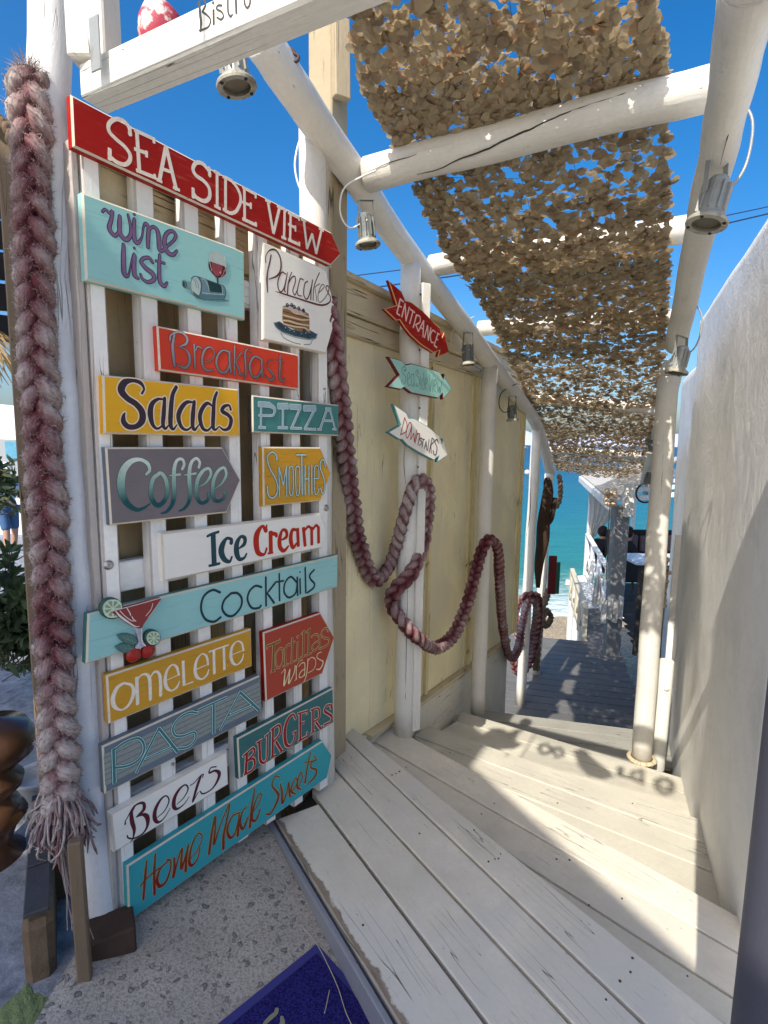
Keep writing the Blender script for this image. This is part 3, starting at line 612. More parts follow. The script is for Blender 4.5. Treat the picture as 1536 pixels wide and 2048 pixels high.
# metal pipe stub by the right post
pb, = (atz(1316, 1508, ZL[4]),); ptop = atd(1333, 1322, pb[1])
mb = MB(); r = .045; ax = ptop-pb; L = np.linalg.norm(ax); pb2 = pb-ZU*.1
lathe(mb, [(r, 0), (r, L+.1), (r-.002, L+.103), (r-.006, L+.103), (r-.007, L+.09), (r-.007, .2)], pb2, ax, 24)
bo = pb+ax*.74-azv(10)*r; lathe(mb, [(.0, .016), (.010, .014), (.016, .008), (.018, -.004)], bo+V3(0, .003, 0), -azv(10), 10)
solo(mb, 'pipe_stub', plain('flaking_white_steel', (.66, .65, .58), .5, 0, .1, 30, .001, .3, (.30, .20, .12), 12, (.62, .68)), pb, 'short hollow white steel pipe standing beside the round right post', 'pipe', smooth=True)
mb = MB(); c = RF; lathe(mb, [(.088, 0), (.092, .006), (.086, .014), (.066, .016)], RF+V3(0, 0, .001), ZU, 24); solo(mb, 'post_collar', MT['cap'], RF, 'thin ring collar around the foot of the right round post', 'collar', smooth=True)
# ---------------------------------------------------------------- camouflage net
import itertools
Nl = [(668, 8, None), (700, 60, None)]
# crossing logs in order give the height of the net: over 1, under 2, under 3, under 4, under 5
net_l = [(690, 20), (735, 190), (800, 300), (845, 400), (892, 500), (975, 622), (1020, 725), (1062, 812), (1098, 880), (1112, 940)]
net_r = [(1322, -40), (1342, 120), (1346, 235), (1352, 400), (1345, 520), (1338, 655), (1325, 780), (1312, 850), (1302, 900), (1296, 962)]
def onraf(x, y, dz):   # on the sloping plane of the rafters lifted by dz
    nr2 = nrm(np.cross(RD3, AX)); return atp(x, y, T2+ZU*(.05+dz), nr2)
dzs = [.10, .12, .085, .0, -.045, -.035, -.085, -.045, -.085, -.06]
NLp = [onraf(x, y, dz) for (x, y), dz in zip(net_l, dzs)]; NRp = [onraf(x, y, dz) for (x, y), dz in zip(net_r, dzs)]
ddir = (NLp[0]-NLp[1]); ddirr = NRp[0]-NRp[1]
NLp = [NLp[0]+nrm(V3(NLp[0][0]-NLp[3][0], NLp[0][1]-NLp[3][1], NLp[0][2]-NLp[3][2]))*.72]+NLp; NRp = [NLp[0]+(AX*np.dot(NRp[0]-NLp[1], AX))]+NRp
CL, CRr = cr(NLp, 10), cr(NRp, 10)
cum = [0]
for a, b in zip(CL, CL[1:]): cum.append(cum[-1]+np.linalg.norm(b-a))
def netpt(t, v):
    L = t*cum[-1]; i = max(0, min(len(cum)-2, int(np.searchsorted(cum, L))-1)); f = (L-cum[i])/(cum[i+1]-cum[i]+1e-9)
    a = CL[i]+(CL[i+1]-CL[i])*f; b = CRr[i]+(CRr[i+1]-CRr[i])*f; p = a+(b-a)*v
    return p - ZU*(.035*math.sin(math.pi*v)*(.5+.5*math.sin(L*5)))
net = empty('camouflage_net', netpt(.02, .5), 'tan cut cloth camouflage net slung over the pergola logs', 'net')
# flap shapes: curled petals cut from cloth
def flap(kind):
    V = [(0, 0, 0)]; n = 11; R = 1.0
    for k in range(n):
        a = 2*math.pi*k/n; r = R*(1+.14*math.sin(2*a+kind)+.10*math.sin(3*a+kind*2.1)); x, y = r*math.cos(a), r*math.sin(a)*(.75+.12*(kind % 3))
        z = (.10+.13*(kind % 4))*(x*x) - .16*y*abs(y)*((kind % 2)*2-1) + .10*x*y
        V.append((x, y, z))
    if kind % 3 == 0: V[1] = (V[1][0]*1.35, V[1][1], V[1][2]+.35); V[2] = (V[2][0]*1.2, V[2][1], V[2][2]+.28)
    return V, [[0, 1+k, 1+(k+1) % n] for k in range(n)]
FL = [flap(k) for k in range(8)]
flap_me = {}
for k, (V, fs) in enumerate(FL):
    for mi in range(3):
        me = bpy.data.meshes.new('cloth_flap'); me.from_pydata([tuple(c*1.0 for c in v) for v in V], [], fs); me.materials.append(MT['net%d' % mi]); me.update(); flap_me[(k, mi)] = me
NF = 18200; items = []
for i in range(NF):
    t = rng.random(); t = t if (t < .34 or rng.random() < .80) else t*.34; v = .012+.955*rng.random()
    if rng.random() < .10: v = (.012 if rng.random() < .5 else .967)+rng.normal()*.012
    p = netpt(t, v); items.append((np.linalg.norm(p-O), i, t, v, p))
items.sort(key=lambda q: q[0]); nb = net.location
acc = {0: MB(), 1: MB(), 2: MB()}
ncross = nrm(np.cross(RD3, AX)); ncross = ncross if ncross[2] > 0 else -ncross
for rank, (dist, i, t, v, p) in enumerate(items):
    e1 = nrm(RD3*math.cos(6.28*rng.random())+AX*math.sin(6.28*rng.random())+V3(0, 0, .001)); nn = nrm(ncross+rng.normal(size=3)*.17)
    e1 = nrm(e1-nn*np.dot(e1, nn)); e2 = np.cross(nn, e1); sc = .015+.0125*rng.random(); p = p + ncross*rng.normal()*.007
    k = int(rng.integers(8)); q = rng.random(); mi = 0 if q < .84 else (1 if q < .91 else 2)
    if rank < 290 and dist > .5:
        o = bpy.data.objects.new('cloth_flap', flap_me[(k, mi)]); COL.objects.link(o); o.parent = net
        m4 = Matrix(((e1[0]*sc, e2[0]*sc, nn[0]*sc, p[0]-nb[0]), (e1[1]*sc, e2[1]*sc, nn[1]*sc, p[1]-nb[1]), (e1[2]*sc, e2[2]*sc, nn[2]*sc, p[2]-nb[2]), (0, 0, 0, 1))); o.matrix_local = m4
    else:
        V, fs = FL[k]; acc[0].add([p+(e1*w[0]+e2*w[1]+nn*w[2])*sc for w in V], fs, None, mi)
o = acc[0].build('cloth_flaps', [MT['net0'], MT['net1'], MT['net2']], net); o['kind'] = 'stuff'
mb = MB()
for v in np.linspace(.02, .96, 10):
    tube(mb, [netpt(t, v)+ncross*.012 for t in np.linspace(0, 1, 60)], .0008, 4, 0, False)
for t in np.linspace(0, 1, 70): tube(mb, [netpt(t, v)+ncross*.012 for v in np.linspace(.015, .965, 8)], .0008, 4, 0, False)
o = mb.build('netting_cord', MT['dark'], net); o['kind'] = 'stuff'
# ---------------------------------------------------------------- plaited rope
def braid(mb, path, R, pitch, seg_=9, prof=None, fuzz=0, up=None, shade=None, res=None, rough=.05):
    P = cr(path, 14); L = [0]
    for a, b in zip(P, P[1:]): L.append(L[-1]+np.linalg.norm(b-a))
    tot = L[-1]; n = int(tot/(res or pitch/13)); Q = []
    for i in range(n+1):
        l = tot*i/n; j = max(0, min(len(L)-2, int(np.searchsorted(L, l))-1)); f = (l-L[j])/(L[j+1]-L[j]+1e-9); Q.append(P[j]+(P[j+1]-P[j])*f)
    T, Nn, Bn = frames(Q, up); FZ = []
    for s in range(3):
        pts = []; rr = []; ph = 2*math.pi*s/3
        for i, q in enumerate(Q):
            l = tot*i/n; a = 2*math.pi*l/pitch+ph; k = prof(l/tot) if prof else 1
            pts.append(q+Bn[i]*math.sin(a)*R*.55*k+Nn[i]*math.sin(2*a)*R*.34*k); rr.append(R*.50*k*(1+.06*math.sin(l*60+s*2)))
        Tt, N2, B2 = frames(pts); V = []; UV = []; C = []; l = random.random()*3; nz1, nz2 = random.random()*6, random.random()*6
        for i, p in enumerate(pts):
            if i: l += np.linalg.norm(p-pts[i-1])
            for k in range(seg_):
                a = 2*math.pi*k/seg_; r = rr[i]*(1+rough*(math.sin(3*a+l*90+nz1)+.8*math.sin(7*a-l*210+nz2)+.7*math.sin(5*a+l*330)+.9*math.sin(2*a+l*47+nz1*2))+rough*.8*rng.normal()*.6); w = p+(N2[i]*math.cos(a)+B2[i]*math.sin(a))*r; V.append(w); UV.append((l, a*.02+l*.6))
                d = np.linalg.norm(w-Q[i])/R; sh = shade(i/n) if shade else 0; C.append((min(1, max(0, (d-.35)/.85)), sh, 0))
                if fuzz and d > .62 and rng.random() < fuzz: FZ.append((w, nrm(w-Q[i]), Tt[i], sh))
        fs = [[i*seg_+k, i*seg_+(k+1) % seg_, (i+1)*seg_+(k+1) % seg_, (i+1)*seg_+k] for i in range(len(pts)-1) for k in range(seg_)]
        for e in (0, len(pts)-1): fs.append([e*seg_+k for k in (range(seg_) if e else range(seg_-1, -1, -1))])
        mb.add(V, fs, UV, 0, C)
    return FZ, Q, (T, Nn, Bn)
def fuzzmesh(FZ, ln, parent, mat, wdt=.0011, n=1):
    mb = MB()
    for (w, d, t, sh) in FZ:
        for _ in range(n):
            a = nrm(d*.45+t*rng.normal()*.8+rng.normal(size=3)*.5); s = nrm(np.cross(a, V3(*rng.normal(size=3)))); l = ln*(.4+rng.random()); wd = wdt
            p1 = w+a*l*.55+d*l*.08; p2 = w+a*l+rng.normal(size=3)*l*.25; c = (.75+.2*rng.random(), .3*rng.random()+sh, 0)
            mb.add([w-s*wd-d*.002, w+s*wd-d*.002, p1+s*wd*.8, p1-s*wd*.8, p2], [[0, 1, 2, 3], [3, 2, 4]], None, 0, c)
    o = mb.build('loose_fibres', mat, parent); o['kind'] = 'stuff'; return o
# thick hanging rope at the left, unravelled at its foot
rope = [atd(x, y, D) for x, y, D in ((58, 150, 1.44), (62, 300, 1.42), (68, 500, 1.41), (76, 720, 1.40), (90, 930, 1.39), (102, 1130, 1.385), (108, 1300, 1.38), (117, 1480, 1.37), (124, 1625, 1.37))]
lr = empty('plaited_rope', rope[0], 'thick fuzzy plaited rope hanging down the left post with a frayed end', 'rope')
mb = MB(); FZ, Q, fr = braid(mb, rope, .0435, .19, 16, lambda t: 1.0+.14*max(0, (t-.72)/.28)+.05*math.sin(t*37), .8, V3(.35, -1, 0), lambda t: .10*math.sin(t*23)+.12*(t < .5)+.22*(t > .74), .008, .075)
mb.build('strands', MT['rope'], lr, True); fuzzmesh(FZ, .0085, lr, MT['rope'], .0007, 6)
mb = MB(); e = Q[-1]
for k in range(190):
    a = 6.28*rng.random(); r = .038*math.sqrt(rng.random()); o0 = e+V3(math.cos(a)*r, math.sin(a)*r*.7, .05+.05*rng.random()); l = .10+.09*rng.random()
    sp = V3(math.cos(a)*r*.9, math.sin(a)*r*.7-.004, 0)+V3(*rng.normal(size=3))*.006
    tube(mb, cr([o0, o0+sp*.5-ZU*l*.4+rng.normal(size=3)*.006, o0+sp*1.1-ZU*l*.75+rng.normal(size=3)*.01, o0+sp*1.25-ZU*l+rng.normal(size=3)*.014], 3), [.0034]*9+[.0016], 5, 0, False, col=(.45+.5*rng.random(), .1+.25*rng.random(), 0))
for k in range(22):
    o0 = e+V3(.012+.01*rng.normal(), -.03, .0); l = .30+.06*rng.random(); tube(mb, cr([o0, o0+V3(.012, 0, -l*.5)+rng.normal(size=3)*.006, o0+V3(.030, 0, -l)+rng.normal(size=3)*.010], 4), .0015, 4, 0, False, col=(.9, .5, 0))
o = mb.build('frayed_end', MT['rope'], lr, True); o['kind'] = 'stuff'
mb = MB(); tuft = Q[0]
for k in range(500):
    d = nrm(V3(*rng.normal(size=3))+V3(0, 0, .5)); p = tuft+d*.036*rng.random(); q = p+nrm(d+rng.normal(size=3)*.5)*.03; s = nrm(np.cross(d, V3(*rng.normal(size=3))))*.001
    mb.add([p-s, p+s, q+s*.4], [[0, 1, 2]], None, 0, (.8+.2*rng.random(), .4, 0))
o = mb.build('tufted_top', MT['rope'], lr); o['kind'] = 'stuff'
# rope looping from post to post
Y2, Y3, Y4 = P2[1], posts['p3'][0][1], posts['p4'][0][1]
YA = 2.17
gp = [(652, 600, YA+.02), (668, 700, YA+.05), (684, 830, YA+.15), (698, 960, YA+.30), (716, 1080, YA+.48), (748, 1160, YA+.64), (782, 1125, YA+.76), (806, 1040, Y2-.10), (830, 968, Y2-.085), (854, 975, Y2+.02), (850, 1060, Y2+.07), (826, 1140, Y2-.06), (786, 1186, Y2-.10), (790, 1218, Y2+.00), (785, 1215, Y2-.09), (806, 1245, Y2-.13), (835, 1275, Y2-.10), (870, 1295, Y2+.16), (908, 1268, Y2+.42), (938, 1195, Y2+.66), (958, 1118, Y3-.15), (976, 1080, Y3-.09), (995, 1095, Y3+.02), (999, 1160, Y3+.22), (1005, 1250, Y3+.6), (1018, 1312, Y3+.95), (1036, 1298, Y3+1.25), (1046, 1240, Y4-.28), (1060, 1198, Y4-.10), (1072, 1215, Y4+.02), (1066, 1270, Y4+.15), (1060, 1320, Y4+.30)]
gr = empty('plaited_rope', atd(*gp[0]), 'dusty red plaited rope swagged from post to post along the boarded wall', 'rope')
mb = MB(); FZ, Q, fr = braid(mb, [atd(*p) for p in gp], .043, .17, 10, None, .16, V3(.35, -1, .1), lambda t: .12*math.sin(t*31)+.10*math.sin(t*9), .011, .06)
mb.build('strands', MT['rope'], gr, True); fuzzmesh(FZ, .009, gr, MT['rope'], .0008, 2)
# old brown rope and knot on the lower posts
g2 = [(1040, 1290, Y4-.1), (1030, 1235, Y4-.1), (1040, 1200, Y4-.12), (1062, 1190, Y4-.10), (1078, 1200, Y4+.02), (1076, 1260, Y4+.1), (1058, 1330, Y4+.3), (1034, 1345, Y4+.3), (1025, 1310, Y4+.25)]
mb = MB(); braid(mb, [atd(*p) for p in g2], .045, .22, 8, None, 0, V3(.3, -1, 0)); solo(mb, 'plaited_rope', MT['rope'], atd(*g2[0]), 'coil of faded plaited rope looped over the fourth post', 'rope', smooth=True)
Y5 = posts['p5'][0][1]
g3 = [(1072, 1340, Y5-.5), (1076, 1280, Y5-.4), (1084, 1238, Y5-.3), (1094, 1222, Y5-.1), (1102, 1236, Y5), (1092, 1250, Y5-.2), (1078, 1236, Y5-.3), (1090, 1205, Y5-.2), (1097, 1180, Y5)]
mb = MB(); braid(mb, [atd(*p) for p in g3], .045, .22, 7, None, 0, V3(.3, -1, 0)); solo(mb, 'knotted_rope', MT['jute'], atd(*g3[0]), 'brown knotted rope tied round the far left post', 'rope', smooth=True)
mb = MB(); braid(mb, [atd(*p) for p in ((1118, 950, 7.2), (1121, 975, 7.2), (1119, 1000, 7.2), (1112, 1015, 7.2))], .04, .2, 7); solo(mb, 'hanging_rope', MT['jute'], atd(1118, 950, 7.2), 'short dark rope end hanging from the lowest rafter corner', 'rope', smooth=True)
# driftwood on the far post
mb = MB(); dp = [atd(x, y, Y5-1.4) for x, y in ((1094, 955), (1096, 985), (1088, 1030), (1086, 1080), (1078, 1130), (1076, 1175))]
tube(mb, cr(dp, 4), [.022, .04, .045, .05, .058, .06, .06, .058, .06, .065, .07, .07, .068, .06, .055, .05, .045, .04, .032, .026, .02], 9, 0, True, None, .12)
tube(mb, cr([dp[1]+V3(.07, 0, -.05), dp[1]+V3(.05, 0, -.25), dp[2]+V3(.03, 0, -.1)], 4), .028, 7, 0, True, None, .1)
solo(mb, 'driftwood_branch', plain('dark_driftwood', (.05, .028, .018), .8, 0, .5, 9, .004), dp[0], 'dark knobbly driftwood branch hung beside the far left post', 'driftwood', smooth=True)
for (x, y, w_, h_, c, lab) in ((1104, 1150, 16, 80, (.10, .008, .008), 'dark red board hanging on the far post'), (1114, 1156, 10, 66, (.01, .10, .07), 'dark green board hanging behind the red one')):
    mb = MB(); D = Y5-.3 if w_ == 16 else Y5-.1; c0 = atd(x, y, D); k = D/F; box(mb, c0, V3(1, 0, 0), V3(0, 1, 0), ZU, w_*k, .03, h_*k, .004); solo(mb, 'hanging_board', plain('board_paint', c, .5), c0, lab, 'board')
# ---------------------------------------------------------------- spotlights
def spotlight(name, c, dia, tilt, label, mat, strap_len, parent_dir, cable, cabm):
    """c: centre of the front ring; hangs from above"""
    k = dia/.10; th = empty(name, c, label, 'spotlight', 'spotlights fixed under the rafters')
    ax = nrm(V3(math.sin(tilt)*parent_dir[0], math.sin(tilt)*parent_dir[1], math.cos(tilt)))
    def bd(nm, mb, m, sm=False): return mb.build(nm, m, th, sm)
    mb = MB(); lathe(mb, [(.036*k, .0), (.052*k, .0), (.053*k, .006*k), (.050*k, .012*k), (.040*k, .020*k), (.036*k, .020*k)], c, ax, 28); bd('ring', mb, MT['ring'], False)
    mb = MB(); lathe(mb, [(.0, .009*k), (.037*k, .009*k)], c, ax, 24); bd('lens', mb, MT['lens'])
    mb = MB(); lathe(mb, [(.038*k, .018*k), (.033*k, .03*k), (.030*k, .05*k), (.028*k, .115*k), (.022*k, .125*k), (0, .127*k)], c, ax, 14); bd('housing', mb, mat)
    a0 = nrm(np.cross(ax, V3(1, .3, 0))); b0 = np.cross(ax, a0); mb = MB()
    for q in range(10):
        a = q*math.pi/5+.3; d = a0*math.cos(a)+b0*math.sin(a); m1 = c+ax*.070*k+d*.033*k; box(mb, m1, ax, d, np.cross(ax, d), .075*k, .010*k, .004*k, .001)
    bd('cooling_fin', mb, mat)
    for q in range(4):
        mb = MB(); a = q*math.pi/2+.5; p = c+(a0*math.cos(a)+b0*math.sin(a))*.0445*k-ax*.001; lathe(mb, [(.0045*k, .003), (.0045*k, -.002), (0, -.0025)], p, ax, 8); bd('bolt', mb, MT['black'])
    mb = MB(); top = c+ax*.075*k+ZU*strap_len
    for s in (-1, 1): seg(mb, c+ax*.075*k+b0*s*.036*k, top+b0*s*.030*k, .016*k, .003, b0, .0008)
    seg(mb, top-b0*.034*k, top+b0*.034*k, .016*k, .003, ZU, .0008); bd('bracket', mb, mat)
    if cable:
        mb = MB(); P = [c+ax*.09*k+a0*.03*k*cable[0]]+[c+V3(*q)*k for q in cable[1]]; tube(mb, cr(P, 6), .0038*k, 7); bd('cable', mb, cabm, True)
    return th
loopL = (-1, [(-.075, 0, .07), (-.115, 0, .13), (-.10, .0, .22), (-.03, .01, .27), (.03, .02, .30)])
spotlight('spotlight', atd(474, 176, 1.52), .098, .16, 'largest left spotlight hanging below the lettered beam', MT['metalw'], .10, (-1, -.2), (-1, [(-.06, 0, .10), (-.06, 0, .16)]), MT['cablew'])
spotlight('spotlight', atd(736, 492, 2.30), .098, .12, 'grey spotlight left of the first cross log with a looped white cable', MT['metal'], .10, (-1, 0), loopL, MT['cablew'])
spotlight('spotlight', atd(937, 730, 3.45), .098, .10, 'spotlight beside the third post in front of the fascia', MT['metal'], .12, (-1, 0), loopL, MT['slat_olive'])
spotlight('spotlight', atd(1025, 842, 4.35), .098, .10, 'spotlight hanging over the seaward end of the boarded wall', MT['metal'], .12, (-1, 0), loopL, MT['black'])
loopR = (1, [(.06, 0, .10), (.095, 0, .16), (.10, .0, .26), (.07, .02, .33)])
spotlight('spotlight', atd(1412, 450, 1.78), .115, .25, 'largest right spotlight with its pale side in the sun', MT['metalw'], .12, (1, .2), loopR, MT['metalw'])
spotlight('spotlight', atd(1352, 747, 2.75), .105, .2, 'second spotlight under the right rafter beside the white wall', MT['metalw'], .10, (1, 0), loopR, MT['metalw'])
spotlight('spotlight', atd(1302, 908, 4.9), .10, .1, 'small spotlight half hidden behind the right post', MT['metal'], .08, (1, 0), None, None)
spotlight('spotlight', atd(1295, 973, 5.6), .12, .1, 'lowest right spotlight near the hanging bicycle wheel', MT['metal'], .08, (1, 0), None, None)
# hook on the rafter
mb = MB(); hp = [atd(x, y, 1.98) for x, y in ((568, 108), (572, 100), (583, 98), (590, 108), (597, 113), (594, 122), (586, 124), (583, 132))]
tube(mb, cr(hp, 4), .0055, 7); solo(mb, 'iron_hook', MT['iron'], hp[0], 'small bent iron hook on top of the left rafter', 'hook', smooth=True)
# power cables
for (a, b, lab, r) in (((640, 560, 9), (1700, 378, 9), 'upper thin power cable crossing the sky', .008), ((640, 590, 8), (1700, 388, 8), 'lower thicker power cable crossing the sky', .010)):
    A1, B1 = atd(*a), atd(*b); P = [A1+(B1-A1)*t-ZU*.12*math.sin(math.pi*t) for t in np.linspace(0, 1, 24)]
    mb = MB(); tube(mb, P, r, 6); solo(mb, 'power_cable', plain('dark_blue_cable', (.02, .03, .08), .5), A1, lab, 'cable', 'power cables overhead')
# cable looping behind the first post
mb = MB(); tube(mb, cr([atd(x, y, 2.36) for x, y in ((604, 268), (594, 300), (590, 335), (598, 372), (612, 392))], 6), .0045, 7); solo(mb, 'white_cable', MT['cablew'], atd(604, 268, 2.36), 'thin white cable bowing out beside the first pergola post', 'cable', smooth=True)
# gourd-like painted float sitting on the lettered beam
gc = atp(318, 8, LPc-BN*.03, BN); gc = V3(gc[0], gc[1], ft+.038)
mb = MB(); lathe(mb, [(0, -.055), (.018, -.052), (.033, -.035), (.044, -.01), (.045, .015), (.038, .04), (.02, .055), (0, .058)], gc, nrm(V3(.15, 0, 1)), 22)
solo(mb, 'painted_float', plain('peeling_red_white_paint', (.62, .55, .50), .5, 0, .2, 40, .002, .3, (.40, .05, .08), 13, (.44, .48)), gc-ZU*.05, 'round float with peeling red and white paint perched on the beam', 'float', smooth=True)
# square edged board on the post that the arrows are nailed to
bx, by = atd(838, 1000, P2[1]-.012)[:2]; bt_ = empty('nailing_batten', V3(bx, by, .3), 'narrow white batten fixed along the post behind the three arrows', 'batten')
zt_ = atd(846, 568, by)[2]; zl_ = atd(830, 1465, by)[2]; mb = MB(); seg(mb, V3(bx, by, zl_+.02), V3(bx+.006, by, zt_), .052, .045, azv(150), .003); mb.build('batten', MT['post'], bt_)
for (x, y) in ((841, 589), (839, 700), (839, 816), (836, 934)):
    mb = MB(); q = atp(x, y, V3(bx, by, 0)+azv(150)*.0235, azv(150)); lathe(mb, [(.006, 0), (.005, .002), (0, .0025)], q, azv(150), 10); mb.build('screw', MT['iron'], bt_)

# drying cracks in the logs, lying on the log's surface
def oncyl(x, y, a, b, r):
    u = nrm(b-a); d = nrm(ray(x, y)); w = O-a; dp = d-u*np.dot(d, u); wp = w-u*np.dot(w, u); A = dp.dot(dp); B = 2*dp.dot(wp); C = wp.dot(wp)-r*r; D = B*B-4*A*C
    t = (-B-math.sqrt(max(D, 0)))/(2*A); return O+d*t
def crack(owner, a, b, r, pts, w=.0022):
    mb = MB(); P = cr([oncyl(x, y, a, b, r) for x, y in pts], 5); P = [p+V3(*rng.normal(size=3))*.0006 for p in P]; n = len(P)
    tube(mb, P, [w*(.25+.75*math.sin(math.pi*i/(n-1))) for i in range(n)], 5, 0, False); mb.build('crack', MT['dark'], owner)
X1 = [o for o in COL.objects if o.name.startswith('cross_log')][0]; a, b, r = CRB[0]
crack(X1, a, b, r, [(737, 344), (777, 326), (826, 311), (874, 291)], .0018)
crack(X1, a, b, r, [(834, 349), (878, 338), (918, 319), (967, 301), (1024, 274), (1060, 259), (1108, 236), (1174, 211), (1244, 189), (1288, 170)], .0038)
crack(X1, a, b, r, [(1240, 160), (1300, 148), (1350, 142)], .0012)
crack(post_p2, P2, T2, .054, [(809, 890), (808, 930), (812, 972)], .0018); crack(post_p2, P2, T2, .055, [(812, 1110), (815, 1180), (813, 1260), (811, 1380), (810, 1424), (816, 1440), (815, 1468)], .0016)
a, b = posts['p4'][0], posts['p4'][1]; p4o = [o for o in COL.objects if o.name.startswith('round_post') and 'near corner' in o.get('label', '')][0]
crack(p4o, a, b, .055, [(1066, 880), (1062, 960), (1060, 1026), (1052, 1080), (1046, 1150)], .0035)
rpo = [o for o in COL.objects if 'sun flecked' in o.get('label', '')][0]
crack(rpo, RF, RTp, .06, [(1326, 790), (1325, 850), (1326, 910), (1322, 990)], .0018)
q0_, q1_ = La, T1+ZU*.03; crack(raf_l, q0_, q1_, .060, [(545, 86), (566, 116), (591, 149), (612, 178)], .0022)
q0_, q1_ = atd(1452, 228, 1.62), atd(1402, 455, 2.2); crack(raf_r, q0_, q1_, .050, [(1480, 110), (1462, 200), (1458, 260), (1440, 330)], .0018)
# ---------------------------------------------------------------- sign boards: outlines and lettering
def hx(s):
    f = lambda v: ((v/255+.055)/1.055)**2.4 if v/255 > .04045 else v/255/12.92
    return tuple(f(int(s[i:i+2], 16)) for i in (0, 2, 4))
class Board:
    """a flat board: plane through p0 with normal n; crop points (x0, y0, scale) land on it"""
    def __init__(s, p0, n):
        s.p0 = np.array(p0, float); s.n = nrm(n); s.u = nrm(np.cross(ZU, s.n)); s.w = np.cross(s.n, s.u); s.k = 0
    def crop(s, x0, y0, sc): s.x0, s.y0, s.sc = x0, y0, sc; return s
    def pl(s, x, y):
        P = atp(s.x0+x/s.sc, s.y0+y/s.sc, s.p0, s.n); q = P-s.p0; return np.array([np.dot(q, s.u), np.dot(q, s.w)])
    def to3(s, q, d=0.0): return s.p0 + s.u*q[0] + s.w*q[1] + s.n*d
    def px2m(s, x, y): P = atp(s.x0+x/s.sc, s.y0+y/s.sc, s.p0, s.n); return np.dot(P-O, FW)/F/s.sc
def parse(txt):
    """'s w pts;' smooth stroke, 'l' straight, 'o' disc, 'p' filled polygon; a point may carry its own width"""
    out = []
    for it in txt.replace('\n', ' ').split(';'):
        t = it.split()
        if not t: continue
        kind = t[0]; w = float(t[1]); pts = [[float(v) for v in q.split(',')] for q in t[2:]]
        out.append((kind, w, pts))
    return out
def letters(mb, B, txt, col, grow=0.0, d0=.0004, wk=1.18, colf=None):
    """paint strokes as thin ribbons just proud of the board"""
    for kind, w, pts in parse(txt):
        B.k += 1; d = d0 + B.k*4e-5
        def cf(x, y): return colf(x, y) if colf else col
        if kind in ('p',):
            P = [B.pl(p[0], p[1]) for p in pts]
            if grow: P = [q[:2] for q in inset(P, -grow*B.px2m(*pts[0][:2]))]
            V = [B.to3(q, d) for q in P]; tri = tessellate_polygon([[Vector((q[0], q[1], 0)) for q in P]])
            fs = []
            for f in tri:
                a, b, c = (V[i] for i in f); fs.append(list(f) if np.dot(np.cross(b-a, c-a), B.n) > 0 else list(f)[::-1])
            mb.add(V, fs, P, 0, [cf(p[0], p[1]) for p in pts]); continue
        if kind == 'o':
            for p in pts:
                c = B.pl(p[0], p[1]); r = ((p[2] if len(p) > 2 else w)+grow)*B.px2m(p[0], p[1]); n = 14
                V = [B.to3(c, d)]+[B.to3(c+r*np.array([math.cos(2*math.pi*k/n), math.sin(2*math.pi*k/n)]), d) for k in range(n)]
                mb.add(V, [[0, 1+k, 1+(k+1) % n] for k in range(n)], [(0, 0)]*(n+1), 0, cf(p[0], p[1])); d += 2e-5; B.k += 1
            continue
        cw = w; Q = []
        for p in pts:
            if len(p) > 2: cw = p[2]
            Q.append([p[0], p[1], cw])
        if kind == 'l':
            S = [Q[0]]
            for a, b in zip(Q, Q[1:]):
                m = 4
                S += [[a[t]+(b[t]-a[t])*j/m for t in range(3)] for j in range(1, m+1)]
        else: S = cr(Q, 7)
        P = [B.pl(q[0], q[1]) for q in S]; W = [(max(2, q[2])*wk/2+grow)*B.px2m(q[0], q[1]) for q in S]
        n = len(P); V = []; C = []; fs = []
        for i in range(n):
            t = P[min(i+1, n-1)]-P[max(i-1, 0)]; t = t/(np.linalg.norm(t)+1e-9); nr = np.array([-t[1], t[0]])
            dd = d+i*1.2e-6
            V += [B.to3(P[i]+nr*W[i], dd), B.to3(P[i]-nr*W[i], dd)]; c = cf(S[i][0], S[i][1]); C += [c, c]
        for i in range(n-1): fs.append([2*i, 2*i+1, 2*i+3, 2*i+2])
        for e, sg in ((0, -1), (n-1, 1)):
            if kind == 'l' and W[e] > 0: pass
            t = P[min(e+1, n-1)]-P[max(e-1, 0)]; t = t/(np.linalg.norm(t)+1e-9)*sg; nr = np.array([-t[1], t[0]]); rr = W[e]*(.35 if kind == 'l' else 1)
            b0 = len(V); V.append(B.to3(P[e], d+e*1.2e-6)); c = cf(S[e][0], S[e][1]); C.append(c); m = 6
            for k in range(m+1):
                a = -math.pi/2+math.pi*k/m; V.append(B.to3(P[e]+t*math.cos(a)*rr+nr*math.sin(a)*W[e], d+e*1.2e-6)); C.append(c)
            fs += [[b0, b0+1+k, b0+2+k] for k in range(m)]
        mb.add(V, fs, [(0, 0)]*len(V), 0, C)
PN = azv(127.0)                                    # the picket panel faces this way
PA = atz(250, 1843, .02); PU = azv(37.0)
SIGN_T = .024
def grad(c1, c2, y1, y2):
    def f(x, y):
        t = min(1, max(0, (y-y1)/(y2-y1))); return tuple(a+(b-a)*t for a, b in zip(c1, c2))
    return f
